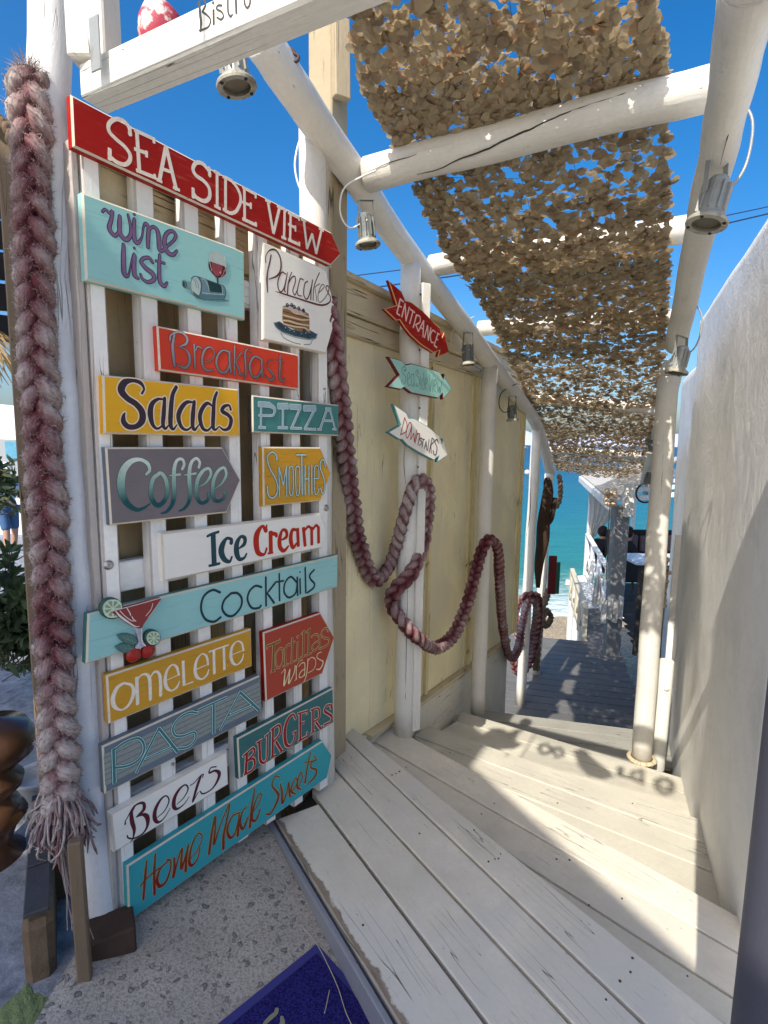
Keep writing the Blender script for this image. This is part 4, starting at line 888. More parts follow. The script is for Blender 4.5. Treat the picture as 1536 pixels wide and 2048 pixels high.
def sign(label, crop, outline, paint, layers, plane=None, t=SIGN_T, edge='edgecream', side=None, bev=.005, cat='sign', group='painted wooden signs on the picket panel', extra=None, name='painted_sign', wk=1.18):
    B = Board(*(plane or (PA, PN))).crop(*crop)
    P = [B.pl(*p) for p in outline]
    c = sum(P)/len(P); th = empty(name, B.to3(c), label, cat, group)
    mb = MB(); prism(mb, P, lambda q: B.to3(q), B.n, t, bev)
    mb.build('board', [paint, MT[edge] if isinstance(edge, str) else edge, side or paint], th)
    L = MB()
    for ly in layers:
        letters(L, B, ly[0], ly[1], ly[2] if len(ly) > 2 else 0, colf=ly[3] if len(ly) > 3 else None, wk=wk)
    L.build('lettering', MT['paint'], th)
    if extra: extra(B, th)
    return th
RED = signpaint('red_sign_paint', (.30, .010, .007), (.36, .013, .009), (.62, .20, .14), .35)
TEAL = signpaint('pale_teal_sign_paint', (.33, .58, .54), (.27, .54, .52), (.10, .26, .28), .35)
OFFW = signpaint('off_white_sign_paint', (.86, .82, .73), (.80, .76, .69), (.5, .45, .38), .2)
ORED = signpaint('orange_red_sign_paint', (.58, .045, .02), (.64, .055, .025), (.40, .03, .02), .3)
MUST = signpaint('mustard_sign_paint', (.84, .42, .02), (.74, .38, .02), (.42, .2, .02), .45)
PTEAL = signpaint('green_teal_sign_paint', (.055, .20, .185), (.065, .22, .20), (.10, .27, .25), .3)
GREY = signpaint('mauve_grey_sign_paint', (.17, .14, .145), (.20, .17, .175), (.09, .075, .08), .35)
OCHRE = signpaint('ochre_sign_paint', (.52, .26, .022), (.60, .31, .03), (.24, .11, .01), .45)
ORED2 = signpaint('brick_red_sign_paint', (.38, .055, .03), (.42, .06, .035), (.30, .04, .02), .25)
SLATE = signpaint('slate_blue_sign_paint', (.12, .155, .19), (.15, .185, .22), (.08, .10, .12), .3)
DTEAL = signpaint('dark_teal_sign_paint', (.035, .13, .135), (.045, .16, .15), (.10, .25, .24), .5)
TURQ = signpaint('turquoise_sign_paint', (.035, .32, .37), (.045, .35, .37), (.06, .36, .4), .3)
CREAM = hx('efe0d0')
sign('long red arrow sign with white capitals topmost on the picket panel', (120, 170, 5.12),
     [(108, 90), (2781, 1509), (2880, 1734), (2775, 1848), (133, 630)], RED, [(
 '''s 34 715,505 708,440 650,370 565,350 500,400 505,480 580,560 660,630 715,710 710,780 660,815 580,790 520,740 505,710; l 34 508,652 508,768; l 30 713,420 720,515;
 l 34 785,470 812,885; l 30 762,462 970,558; l 26 958,552 962,595; l 30 762,655 890,700; l 26 885,678 885,738; l 32 782,872 975,950; l 24 966,915 975,960;
 l 34 1083,628 1015,985; l 36 1083,628 1190,1075; l 28 1052,862 1148,895; l 26 988,968 1042,992; l 26 1158,1050 1222,1078''', CREAM)],
     extra=lambda B, th: (lambda mb: (letters(mb, B.crop(370, 310, 4.655), '''s 30 228,190 220,150 160,80 100,75 72,130 100,190 170,240 222,310 225,395 180,430 110,400 78,360; l 28 73,310 75,400; l 26 222,115 230,195;
 l 26 296,165 298,492; l 24 268,150 322,182; l 24 273,472 327,502; l 26 375,210 375,520; l 24 350,200 402,224; l 24 352,505 395,530; s 26 380,212 440,250 500,340 515,430 480,515 430,543 375,522;
 l 26 550,315 553,603; l 24 533,300 660,368; l 20 655,355 654,402; l 22 532,440 612,472; l 20 610,447 609,500; l 26 533,595 662,655; l 20 656,628 660,662;
 l 26 768,430 820,730; l 26 820,730 877,490; l 22 745,418 792,442; l 22 855,475 902,500; l 24 925,510 918,776; l 22 903,494 945,521; l 22 896,764 937,782;
 l 24 980,550 974,800; l 22 958,538 1062,590; l 18 1058,580 1058,612; l 20 957,645 1026,680; l 18 1024,660 1024,711; l 24 957,788 1064,838; l 18 1060,812 1062,846;
 l 24 1100,600 1132,872; l 22 1132,872 1180,735; l 24 1180,735 1217,918; l 22 1217,918 1268,690; l 20 1076,598 1122,617; l 20 1243,684 1286,706''', CREAM), mb.build('lettering', MT['paint'], th)))(MB()))
PURP = hx('7d5f82'); PLO = hx('3a2f48')
WINE = '''s 26 240,235,20 265,215,20 310,252,24 328,225,22 318,300,28 300,380,34 340,440,32 370,430,24 392,380,24 392,275,26; s 26 392,275 386,360,30 402,440,34 450,480,34 486,440,30 488,370,24 465,262,18;
 s 30 520,300,24 516,380,32 522,480,34 550,508,28 585,460,16 600,370,16 622,340,26 645,380,30 640,470,32 640,545,28; s 26 640,470,18 650,400,18 685,368,24 722,400,32 735,480,36 740,560,34 762,580,24 800,545,20 870,480,22 880,430,26 840,405,26 795,440,30 785,520,36 812,590,36 860,612,28 892,578,20; o 12 520,258;
 s 34 425,525,26 424,640,36 430,770,38 455,800,28 475,770,14 500,650,14 522,610,24 516,700,34 522,790,34 552,818,24; o 12 520,555; s 26 680,680,22 650,640,24 600,645,26 580,680,28 620,730,34 682,780,36 690,830,32 640,852,26 592,825,22 575,785,18; s 28 742,615,22 738,720,28 742,840,32 780,888,28 806,858,18; l 18 702,665 790,690'''
def winepic(B, th):
    mb = MB(); B.crop(350, 490, 11.8)
    letters(mb, B, 'p 0 500,1260 900,1285 1170,1285 1310,1330 1000,1340 700,1310', hx('5d8f8c'))
    letters(mb, B, 'p 0 170,840 215,818 270,850 420,890 440,1040 350,1050 215,1022 165,950', hx('7fa29e'))
    letters(mb, B, 'p 0 365,850 400,780 470,738 560,755 760,830 1090,950 1165,980 1205,1080 1200,1190 1160,1285 900,1290 600,1270 500,1245 400,1170 360,1050', hx('6f8a92'))
    letters(mb, B, 'p 0 600,1150 800,1180 1180,1190 1150,1270 800,1270 560,1250', hx('5a7a84'))
    letters(mb, B, 'p 0 385,840 430,770 490,752 545,800 590,880 604,960 590,1100 560,1200 510,1240 470,1215 400,1130 372,1010', hx('b3c4bd'))
    letters(mb, B, 'p 0 400,1080 440,1110 560,1200 510,1240 440,1200', hx('4f6a62'))
    letters(mb, B, 's 10 430,800 480,900 500,1000; s 8 470,790 530,900 550,1020; s 14 560,770 600,860 615,960 600,1110 550,1230; s 10 1150,985 1190,1080 1180,1200 1150,1280; s 9 370,800 470,738 760,828 1150,970; s 9 500,1245 700,1282 1150,1290', hx('2d474c'))
    letters(mb, B, 'p 0 752,828 1080,955 1102,1132 808,1100 790,960', hx('24403f'))
    letters(mb, B, 's 16 620,800 700,830 770,960 800,1090; s 14 1090,960 1120,1050 1110,1150; s 14 640,1130 800,1150 1150,1170', hx('a9bfc0'))
    letters(mb, B, 'p 0 170,860 200,840 260,880 270,960 250,1010 205,1015 165,950', hx('2f4a4d'))
    letters(mb, B, 's 14 200,850 235,920 225,1005; s 12 280,870 310,930 290,1000', hx('7a93a0'))
    letters(mb, B, 'p 0 825,160 930,150 1000,170 1150,255 1195,400 1215,540 1195,680 1120,755 1030,785 980,780 880,690 800,580 775,470 785,360', hx('b5c3bb'))
    letters(mb, B, 'p 0 785,385 850,400 1000,450 1125,490 1205,540 1190,680 1120,750 1030,780 980,778 880,690 800,575 778,480', hx('5a2330'))
    letters(mb, B, 'p 0 855,410 1000,450 1112,490 1105,600 1060,700 1000,745 930,720 870,620', hx('94484d'))
    letters(mb, B, 's 22 1040,650 1075,640 1060,680; s 12 1150,600 1130,690 1080,740', hx('d78f92')); letters(mb, B, 's 10 835,170 800,330 830,500 860,610; s 10 1160,280 1185,480 1170,620', hx('d8e0d8'))
    letters(mb, B, 'l 34 1000,770 1000,925', hx('3a3a48')); mb.build('wine_picture', MT['paint'], th)
sign('pale teal sign with purple handwriting beside a painted bottle and glass', (150, 370, 4.389), [(60, 60), (1380, 540), (1488, 590), (1496, 1185), (95, 835)], TEAL,
     [(WINE, PLO, 2), (WINE, PURP, -5)], extra=winepic)
def pancake(B, th):
    mb = MB()
    letters(mb, B, 'p 0 310,1440 400,1415 600,1550 900,1560 1015,1625 990,1690 880,1705 650,1660 450,1590 340,1510', hx('3f5560')); letters(mb, B, 's 14 305,1430 340,1510 450,1595 650,1672 880,1712 995,1690 1018,1620', hx('8fa0a2')); letters(mb, B, 's 14 420,1610 480,1690 620,1760 740,1790; s 12 940,1710 900,1790 800,1795', hx('8a9792'))
    letters(mb, B, 'p 0 450,1170 560,1140 800,1245 872,1290 890,1380 890,1610 700,1570 480,1480 445,1400', hx('8d6c4c'))
    letters(mb, B, 's 22 455,1190 560,1215 650,1280 760,1300 875,1345; s 20 455,1310 600,1350 760,1390 885,1390; s 22 445,1400 560,1410 700,1455 888,1485; s 20 460,1455 640,1500 800,1520 885,1570', hx('d9bd9a'))
    letters(mb, B, 's 12 460,1250 600,1290 750,1340 880,1370; s 12 460,1360 600,1390 760,1430; s 12 470,1430 640,1470 800,1500', hx('5d4230')); letters(mb, B, 'p 0 470,1190 560,1165 790,1260 850,1300 700,1285 600,1240', hx('c8b0a6'))
    letters(mb, B, 'o 34 525,1150 600,1148 640,1180 715,1205 790,1240 440,1505 500,1535 570,1570 640,1590 700,1612 760,1632 830,1622 900,1612 800,1570 400,1480 860,1650', hx('2f4450')); letters(mb, B, 'o 14 520,1140 595,1135 635,1170 710,1195 495,1520 565,1560 635,1580 755,1620 825,1610 895,1600', hx('8ba0a8'))
    mb.build('pancake_picture', MT['paint'], th)
sign('cream arrow shaped sign with brown script above a painted pancake stack', (510, 470, 8.194), [(135, 105), (1085, 525), (1165, 575), (1345, 1320), (1165, 1945), (135, 1712)], OFFW,
     [('''s 24 262,330 240,450 205,600 195,750,30 205,935,20; s 22 175,450,14 170,370 210,280 270,240,26 340,250 400,340 425,460,28 415,580 360,670 230,725,14;
 s 20 500,640 440,610 390,700 370,800 390,900 430,930 480,850 530,610,14 500,780,22 480,900 495,930; s 20 600,610,16 560,720 540,830,24 530,960; s 20 540,800 600,700 650,680 660,760 620,900 630,960 655,980 690,900,14;
 s 20 790,735 740,720 710,820 690,930 710,990 770,1000,12; s 20 860,760 820,790 800,880 800,990 840,1050 880,1000 935,800; s 20 940,740 920,900 912,1060; s 24 1055,620,16 1000,740 960,880 950,1070; s 18 1055,800,12 985,860 1000,980 1012,1090;
 s 18 1040,950,12 1120,870 1130,820 1090,820 1045,920 1030,1040 1060,1105 1130,1050 1190,960; s 18 1190,960 1210,880 1190,830 1160,860 1190,940 1235,1030,22 1210,1110 1100,1150,26 950,1120,28 700,1040,24 480,970 330,925,8''', hx('6a3a34'))], extra=pancake, wk=1.1)
BRK = '''s 30 240,150,24 222,250,34 230,360,34 242,460,26; s 22 195,200 205,150 270,120 330,135,26 368,190,28 350,240 290,265,16 350,290 388,350,30 385,430,30 340,475 265,440,16; l 24 435,240 445,482; s 20 450,300 470,262 515,285,14;
 s 22 530,410,14 600,400 635,330 600,270,18 545,290,24 515,370,28 520,450 560,500 630,490,14; s 22 790,320 720,300 670,350,26 655,430,28 690,510 750,515 790,440; s 26 785,315 786,420 800,520; l 24 835,255 834,545; s 16 900,325 850,405 880,490,22 890,545 925,530,12;
 s 20 995,320,12 970,285 940,320,22 942,420,24 945,520 932,582,12; l 12 922,362 985,368; s 22 1100,390 1040,360 1000,400,26 985,470,28 1010,550 1060,565 1100,500; l 24 1103,385 1108,570; s 20 1215,390,12 1170,410 1160,460 1200,515,26 1225,560,24 1190,597 1140,545,12; s 24 1285,350,18 1286,450,26 1280,560 1300,603 1336,580,12; l 12 1248,393 1322,405'''
sign('orange red board with grey script between the two upper columns', (300, 640, 4.955), [(70, 55), (1440, 335), (1475, 350), (1475, 690), (92, 500)], ORED, [(BRK, hx('5a3a3c'), 1), (BRK, hx('9a9496'), -5, grad(hx('b6b0b2'), hx('6d6668'), 120, 560))])
SAL = '''s 40 480,240,24 500,190 460,130,40 380,108,36 300,130,66 268,210,72 330,290,60 420,350,60 480,430,66 480,520,66 420,578,50 340,580,54 292,530,54 292,470,34 305,440,16; s 30 700,300,20 640,300,30 582,350,48 565,450,58 590,560,40 640,600,24 700,560,18; s 40 712,290,34 702,450,46 695,560,40 720,600,28 752,565,12;
 s 40 830,175,36 792,260,42 775,420,50 772,560,46 800,605,28 838,560,12; s 30 1010,332,18 940,330,36 882,390,48 852,480,48 882,580,38 940,613,24 1000,570,16; s 40 1015,325,34 1002,450,48 998,570,42 1020,612,28 1062,560,12; s 30 1200,370,18 1150,340,34 1100,390,44 1072,480,46 1098,590,38 1150,618,24 1200,570,16;
 s 40 1245,230,28 1218,320,38 1210,470,46 1207,580,42 1230,612,24 1268,580,12; s 36 1388,405,26 1370,362,24 1320,375,36 1300,420,42 1360,460,38 1392,510,44 1372,590,38 1320,613,26 1272,580,14'''
sign('bright mustard board with dark plum lettering outlined in cream', (190, 740, 5.12), [(78, 48), (1468, 195), (1486, 680), (95, 655)], MUST, [(SAL, hx('f3dfc0'), 13), (SAL, hx('40303a'))], wk=1.05)
PIZ = '''l 40 218,200 212,600; l 90 172,228,90 360,240,90; s 60 350,240,84 430,300,56 425,380,40 380,415,36 185,408,36; l 44 178,605 290,610; l 100 488,260 652,262; l 42 568,300 566,600; l 44 488,608 645,612; l 92 682,268 858,280; l 44 842,300 710,612; l 40 690,615 872,622; l 96 905,295 1098,298; l 44 1080,320 925,620; l 38 910,628 1102,635; l 46 1285,290 1172,625; l 34 1320,290 1410,625; l 60 1258,312 1345,318; l 34 1208,495 1372,500; l 34 1125,635 1192,638; l 30 1368,632 1432,636'''
sign('small green teal board with pale blue block capitals', (495, 780, 8.084), [(75, 80), (1475, 240), (1480, 745), (82, 688)], PTEAL, [(PIZ, hx('1d4548'), 9), (PIZ, hx('dce8e6'), 3), (PIZ, hx('9fb8bd'), -5)], wk=1.0, side=MT['dark'])
G3 = lambda x, y: (lambda t: tuple(a+(b-a)*min(1, t*2) if t < .5 else b+(c-b)*min(1, (t-.5)*2.6) for a, b, c in zip(hx('dfe6d6'), hx('8fb5a4'), hx('1c5257'))))(min(1, max(0, (y-160)/520)))
COF = '''s 40 490,335,30 525,290,34 500,220,40 420,180,38 320,205,60 245,300,76 222,430,84 240,560,74 300,660,56 390,712,38 470,690,22 528,648,8; s 40 630,325,38 565,380,44 537,490,44 550,600,48 610,665,46 680,620,44 712,520,44 698,400,44 660,335,38 630,322,36;
 s 40 870,280,32 890,230,32 870,178,30 820,185,34 787,260,42 780,400,48 785,540,48 765,650,42 710,728,28 650,750,14; l 18 732,350,10 850,338,30; s 40 1045,262,32 1055,210,32 1020,168,30 970,205,36 947,290,44 945,420,48 955,540,44 935,640,34 890,700,26 838,725,12; l 16 890,345,10 1017,327,28;
 s 30 1045,470,12 1120,425,24 1172,340,34 1155,278,30 1100,292,36 1042,370,44 1017,480,44 1027,580,44 1070,640,34 1130,620,34 1152,570,32 1145,540,24; s 30 1218,488,12 1290,430,24 1335,340,34 1312,268,30 1250,300,36 1202,400,44 1192,520,44 1207,600,42 1250,622,30 1305,595,30 1325,550,30 1310,520,22'''
sign('mauve grey arrow board with lettering fading from white to dark teal', (200, 885, 5.297), [(58, 50), (1300, 50), (1492, 398), (1345, 745), (112, 880)], GREY, [(COF, hx('34545a'), 4), (COF, CREAM, 0, G3)], wk=1.0, side=SLATE)
SMO = '''s 30 415,385 410,300 330,232 240,300 240,420 300,580 380,720 430,880 410,1040 330,1115 250,1050 235,890; l 26 455,510 467,1095; l 26 455,515 540,872; l 26 540,872 597,512; l 24 597,505 597,1088; s 24 690,500 655,540 648,700 655,980 690,1075 725,980 732,700 722,540 690,500; s 24 815,500 782,540 776,700 785,990 815,1070 850,980 858,700 847,540 815,500;
 l 30 788,285 977,285; l 28 892,285 902,1060; l 24 957,492 957,1065; l 22 955,750 1030,745; l 24 1030,488 1030,1050; l 24 1085,482 1086,1042; s 22 1135,740,18 1215,728 1218,560 1185,482 1142,520 1132,700 1138,980 1180,1045 1225,925; s 24 1342,510 1330,410 1290,375 1250,430 1250,540 1300,680 1337,840 1325,990 1290,1030 1255,925'''
sign('small ochre arrow board with tall thin pale blue letters', (510, 880, 9.6), [(150, 130), (1260, 140), (1458, 640), (1265, 1170), (165, 1278)], OCHRE, [(SMO, hx('2a5a58'), 11), (SMO, hx('bcd3cf'))], wk=1.0)
sign('long white arrow board with one teal word then one red word', (310, 1015, 4.267), [(55, 218), (1410, 48), (1470, 190), (1422, 345), (75, 632)], OFFW, [(
 '''l 50 495,220 505,490; s 24 448,245 480,228 540,208; s 24 465,497 500,490 548,478; s 44 650,300,40 650,272,30 610,265,28 575,320,54 565,380,58 590,440,48 635,462,28 655,422,20; s 30 712,352,12 760,312,36 765,262,38 730,250,28 697,310,50 697,390,54 720,440,38 760,430,24 780,395,18''', hx('28474f')),
 ('''s 44 945,195,44 915,160,26 872,220,56 862,300,60 880,385,48 930,400,24 952,350,22; l 18 952,148 950,205; l 44 985,205 988,390; l 18 962,393 1006,384; s 34 1000,222 1030,228 1035,240; s 30 1072,280,12 1120,250,32 1118,202,34 1085,195,26 1062,270,44 1067,340,44 1100,368,34 1137,330,18;
 s 30 1205,190,24 1170,195,34 1157,270,46 1175,340,36 1208,305,20; l 36 1215,180 1222,330; l 36 1265,172 1280,328; l 34 1335,170 1337,318; l 34 1393,165 1395,302; s 24 1275,195 1308,162 1338,185; s 24 1345,185 1375,152 1397,180''', hx('b92d18'))], wk=1.0)
COK = '''s 13 825,245 780,232 730,270 715,340 740,400 790,415 828,390; s 13 890,250 850,290 838,340 865,378 905,378 945,330 950,280 925,250 890,250; s 12 1065,215 1030,208 995,240 985,290 1010,335 1050,335 1062,322; l 12 1090,155 1092,325; l 12 1145,190 1098,250 1140,308; l 11 1168,135 1170,295; l 10 1146,186 1194,178; s 11 1272,190 1235,155 1202,190 1197,245 1225,275 1262,250 1272,200; l 11 1272,155 1275,265; l 11 1288,165 1290,255; o 6 1288,128; l 11 1318,100 1322,250; s 11 1370,115 1345,145 1350,170 1372,195 1365,220 1332,246'''
def relief(B, th):
    B.crop(180, 1180, 10.24)
    def piece(name, pts, t, mats, off=0.0, bev=.003):
        mb = MB(); P = [B.pl(*p) for p in pts]; prism(mb, P, lambda q: B.to3(q, off+t), B.n, t, bev); return mb.build(name, mats, g)
    g = th
    def el(cx, cy, rx, ry, n=18, rot=0): return [(cx+rx*math.cos(2*math.pi*k/n)*math.cos(rot)-ry*math.sin(2*math.pi*k/n)*math.sin(rot), cy+rx*math.cos(2*math.pi*k/n)*math.sin(rot)+ry*math.sin(2*math.pi*k/n)*math.cos(rot)) for k in range(n)]
    rind = plain('dark_green_rind', (.035, .08, .07), .45); flesh = plain('pale_lime', (.46, .58, .40), .5); glassr = plain('dark_red_glass', (.22, .012, .016), .3, var=.5, scale=12)
    leafm = plain('painted_leaf', (.07, .16, .14), .5); cher = plain('painted_cherry', (.30, .018, .012), .3, var=.5, scale=16); silver = plain('painted_stem', (.40, .42, .46), .4, var=.5, scale=30)
    for (cx, cy, rx, ry) in ((400, 360, 232, 222), (1235, 960, 165, 165)):
        s_ = piece('lime_slice', el(cx, cy, rx, ry), .016, [flesh, rind, rind], bev=.004)
        mb = MB(); d = .0165
        B.k = 0
        letters(mb, B, 'o 0 %d,%d,%d' % (cx+10, cy, rx*.82), hx('cfe0c0'), d0=d); letters(mb, B, ';'.join('p 0 '+' '.join('%d,%d' % (cx+10+rx*.74*r*math.cos(a+k*math.pi/4), cy+ry*.74*r*math.sin(a+k*math.pi/4)) for r, a in ((.14, .39), (.95, .12), (1.0, .39), (.95, .66))) for k in range(8)), hx('8fa486'), d0=d); mb.build('lime_segments', MT['paint'], s_)
    piece('cocktail_glass', [(352, 425), (1385, 135), (1400, 170), (1040, 680), (1000, 760), (930, 765), (850, 740)], .018, [glassr, glassr, glassr])
    piece('glass_stem', [(880, 745), (1010, 740), (1010, 960), (1080, 1130), (960, 1200), (860, 1190), (960, 1060), (930, 900)], .014, [silver, silver, silver])
    for q in ([(540, 915), (640, 880), (760, 880), (880, 920), (960, 1040), (850, 1130), (700, 1080), (600, 1010)], [(495, 1155), (610, 1090), (740, 1070), (850, 1120), (900, 1180), (780, 1270), (640, 1275), (560, 1230)]): piece('leaf', q, .012, [leafm, leafm, leafm])
    for (cx, cy, r) in ((870, 1310, 150), (1160, 1230, 140)):
        c = B.pl(cx, cy); rm = r*B.px2m(cx, cy)*1.1; mb = MB(); lathe(mb, [(rm*math.cos(a), rm*.6*math.sin(a)) for a in [k*math.pi/2/5 for k in range(6)]], B.to3(c, .006), B.n, 16); mb.build('cherry', cher, g, True)
    mb = MB(); B.k = 0; W_ = hx('e8dcd8')
    letters(mb, B, '''s 14 360,405 600,350 900,275 1200,190 1385,140; s 34 460,410,20 560,520,40 700,620,34 850,715,22 940,722,10; s 16 545,400 640,500 760,590 830,610; s 18 690,350 740,430 765,490; s 18 790,520 820,570 870,612; s 14 1215,255 1180,370 1075,505; s 8 1360,215 1240,390 1120,540; s 20 985,760 990,900 1000,1040,30 1060,1110; s 8 930,1090 905,1170; s 8 960,1120 960,1190''', W_, d0=.0185, wk=1)
    letters(mb, B, 's 7 610,930 740,1000 900,1070; s 6 700,900 760,1010; s 6 780,900 820,1030; s 6 660,1050 700,990; s 6 560,1150 700,1170 860,1190; s 6 640,1100 690,1170; s 6 620,1230 690,1180; s 6 720,1090 770,1170', hx('86a6a0'), d0=.0145, wk=1); mb.build('highlights', MT['paint'], th)
sign('longest pale teal board with thin dark letters and a carved cocktail glass', (155, 1100, 2.898), [(60, 370), (1512, 28), (1508, 215), (50, 662)], TEAL, [(COK.replace('715,340', '713,338'), hx('a9cfca'), 2.2), (COK, hx('1f3f48'))], extra=relief, side=PTEAL)
sign('ochre board with thin cream lettering just under the carved cherries', (195, 1245, 4.8), [(85, 510), (1478, 60), (1487, 420), (110, 978)], OCHRE, [(
 '''s 24 250,582,22 190,625,34 148,720,40 162,805,34 230,838,16 300,788,26 343,690,34 330,605,26 250,580,20; l 32 375,525 385,785; s 20 385,545,12 420,505,16 470,498,24 500,550,32 507,735,30; s 20 505,532,10 540,478,20 582,480,24 603,550,32 605,695,30; l 8 660,555 780,500; s 24 780,500,22 760,430,24 720,405,14 672,450,24 648,540,32 662,620,32 710,653,14 760,620,22 787,562,10;
 l 28 820,370 830,602; l 12 828,602 917,568; l 8 945,450 1060,400; s 24 1060,400,22 1045,325,22 1000,302,12 952,360,26 935,450,32 952,520,30 1000,543,14 1048,505,20 1067,450,10; l 14 1068,282 1166,245; l 28 1115,268 1120,492; l 14 1166,246 1258,213; l 26 1210,232 1217,452; l 8 1285,310 1400,265; s 24 1400,265,22 1382,198,20 1340,180,12 1292,230,26 1278,320,32 1300,388,26 1340,403,12 1383,362,20 1402,300,10; o 6 1245,412''', hx('f2e4cf'))], wk=1.1, side=OCHRE)
TOR = '''l 56 310,740 292,1280; l 46 182,790 430,690; l 26 185,780 188,850; l 24 425,650 428,705; l 30 248,1292 345,1250; s 30 430,830 362,920 347,1060 372,1190 430,1192 482,1080 490,930 470,840 430,830; l 40 522,820 535,1160; s 36 530,830 580,770 618,752; l 26 485,1185 600,1130; l 38 665,630 652,1105; l 26 598,775 722,695; l 26 625,1118 712,1080; l 34 770,705 760,1055; o 26 770,610; l 24 722,1070 802,1038;
 l 44 880,495 870,990; l 24 828,565 912,495; l 24 818,1010 932,962; l 44 985,455 975,940; l 24 928,535 1016,448; l 24 928,965 1042,918; s 30 1040,608 1110,560 1170,590 1190,690 1185,835; s 28 1180,680 1100,725 1050,790 1062,868 1120,850 1180,780; s 32 1352,500 1330,445 1260,472 1222,560 1270,628 1355,645 1368,720 1300,790 1205,832'''
WRP = '''s 26 450,1310,14 520,1230,20 508,1400,34 500,1540,36 560,1400,22 612,1230,26 600,1380,32 592,1500,36 650,1400,22 700,1280,24 715,1160,22; s 22 735,1170 735,1420; l 14 700,1450 750,1410; s 18 740,1200,12 770,1120 822,1060 860,1050; s 20 790,1170 840,1112 892,1112 902,1200 895,1355; s 22 898,1225 830,1270 792,1340 802,1388 860,1368 898,1310; s 22 962,1030 932,1330 880,1472,14; s 22 965,1060,16 1030,1002 1098,1040 1105,1140 1060,1240 960,1300,14; s 26 1215,900,18 1150,930 1132,1000 1190,1048 1248,1080,28 1232,1160 1180,1230 1118,1228,16'''
sign('brick red arrow board with outlined olive letters over cream handwriting', (515, 1210, 9.6), [(112, 530), (1212, 148), (1482, 620), (1250, 1322), (162, 1860)], ORED2, [(TOR, hx('e6bf8a'), 7), (TOR, hx('7e5c33'), -3), (WRP, hx('f2dcae'))], wk=1.0, side=RED)
PAS = '''l 32 165,712 175,1022; s 26 168,722 270,652 380,615 432,652 440,730 390,810 300,862 182,882; l 26 372,925 577,522; l 30 575,525 745,738; l 20 452,800 702,690; s 24 920,388 850,382 760,432 702,520 722,590 800,592 890,560 910,602 880,662 820,700 752,706; l 24 930,362 1190,245; l 30 1070,312 1070,572; l 24 1128,542 1312,195; l 30 1308,200 1478,358; l 20 1200,412 1430,315'''
sign('slate blue board with pale grey planks and thin teal capitals', (190, 1340, 4.518), [(65, 690), (1490, 48), (1506, 398), (88, 1125)], SLATE, [
 ('p 0 78,765 1488,108 1500,330 92,1045', hx('8f9691')), ('l 4 75,800 1488,150; l 4 80,850 1490,190; l 4 82,905 1490,232; l 4 86,950 1492,262; l 4 90,1000 1495,300', hx('4c5452')), (PAS, hx('1c4046'), 6), (PAS, hx('cfe6e2'), 1), (PAS, hx('3f7c7c'), -5)], wk=1.15)
BEE = '''s 40 350,720,30 312,800,40 318,900,52 345,1000,40 330,1100,18 298,1148,10; s 22 238,935,22 240,900,14 268,850,16 330,740,20 400,690,28 455,690,34 458,760,46 400,820,26 368,852,14; s 22 370,850,14 450,820,36 500,860,54 498,960,36 440,1050,22 340,1102,20 275,1097,18 260,1068,14; s 20 612,860,10 700,780,16 755,660,18 720,600,16 652,650,34 592,770,50 588,870,50 630,913,30 700,860,16 768,748,10; s 20 850,700,10 930,620,16 980,520,20 948,470,18 880,520,34 822,620,50 812,720,50 850,755,30 930,700,16 992,612,10;
 s 36 1135,360,26 1100,450,40 1060,580,34 1035,672,20 1098,560,12; s 18 1008,477,14 1060,440 1110,380 1158,345,16 1152,382,14; s 22 1312,255,16 1250,268 1230,328,22 1300,302,28 1348,335,46 1328,420,38 1260,520,20 1160,575,18 1120,545,14'''
sign('small cream board with dark maroon handwriting at the lower left', (210, 1490, 5.908), [(65, 818), (1446, 72), (1464, 468), (112, 1275)], OFFW, [(BEE, hx('3a3a3e')), (BEE, hx('641c2a'), -8)], wk=1.0)
BUR = '''l 44 238,1055 222,1342; s 30 190,1085,28 290,995,30 335,975,32 342,1040,34 250,1150,26; s 30 248,1152,26 330,1122,34 350,1200,36 310,1290,32 200,1350,28; s 40 415,880,42 422,1020,42 432,1150,42 480,1182,34 522,1120,26 528,980,26 532,790,24; l 26 374,902 458,850; l 24 494,812 552,760; l 40 610,690 604,1100; s 28 582,712,26 670,650,30 710,662,34 705,770,34 620,872,26; l 38 652,880 738,1020; l 28 578,1110 652,1070; l 20 713,1032 757,1000;
 s 40 932,550,28 900,490,28 842,530,42 794,640,50 777,780,54 800,920,48 860,937,32 915,850,28 930,742,28; l 22 893,760 947,728; l 40 1000,468 1000,865; l 26 963,482 1102,440; l 18 1092,440 1097,492; l 26 1000,622 1062,600; l 30 972,872 1102,800; l 20 1096,738 1100,802; l 36 1180,420 1180,742; s 26 1152,430,26 1240,400,26 1270,432,32 1265,540,32 1190,592,24; l 34 1222,600 1290,690; l 24 1148,762 1216,720; l 18 1272,692 1312,660; s 32 1440,400,28 1428,352,24 1370,370,30 1347,440,38 1400,480,36 1448,520,36 1430,590,30 1338,642,28; l 20 1446,342 1456,400'''
sign('dark teal board with red slab lettering edged in cream beside the deck', (460, 1360, 7.144), [(105, 838), (1475, 112), (1488, 610), (135, 1425)], DTEAL, [(BUR, hx('efdccb'), 9), (BUR, hx('a0211c'))], wk=1.0)
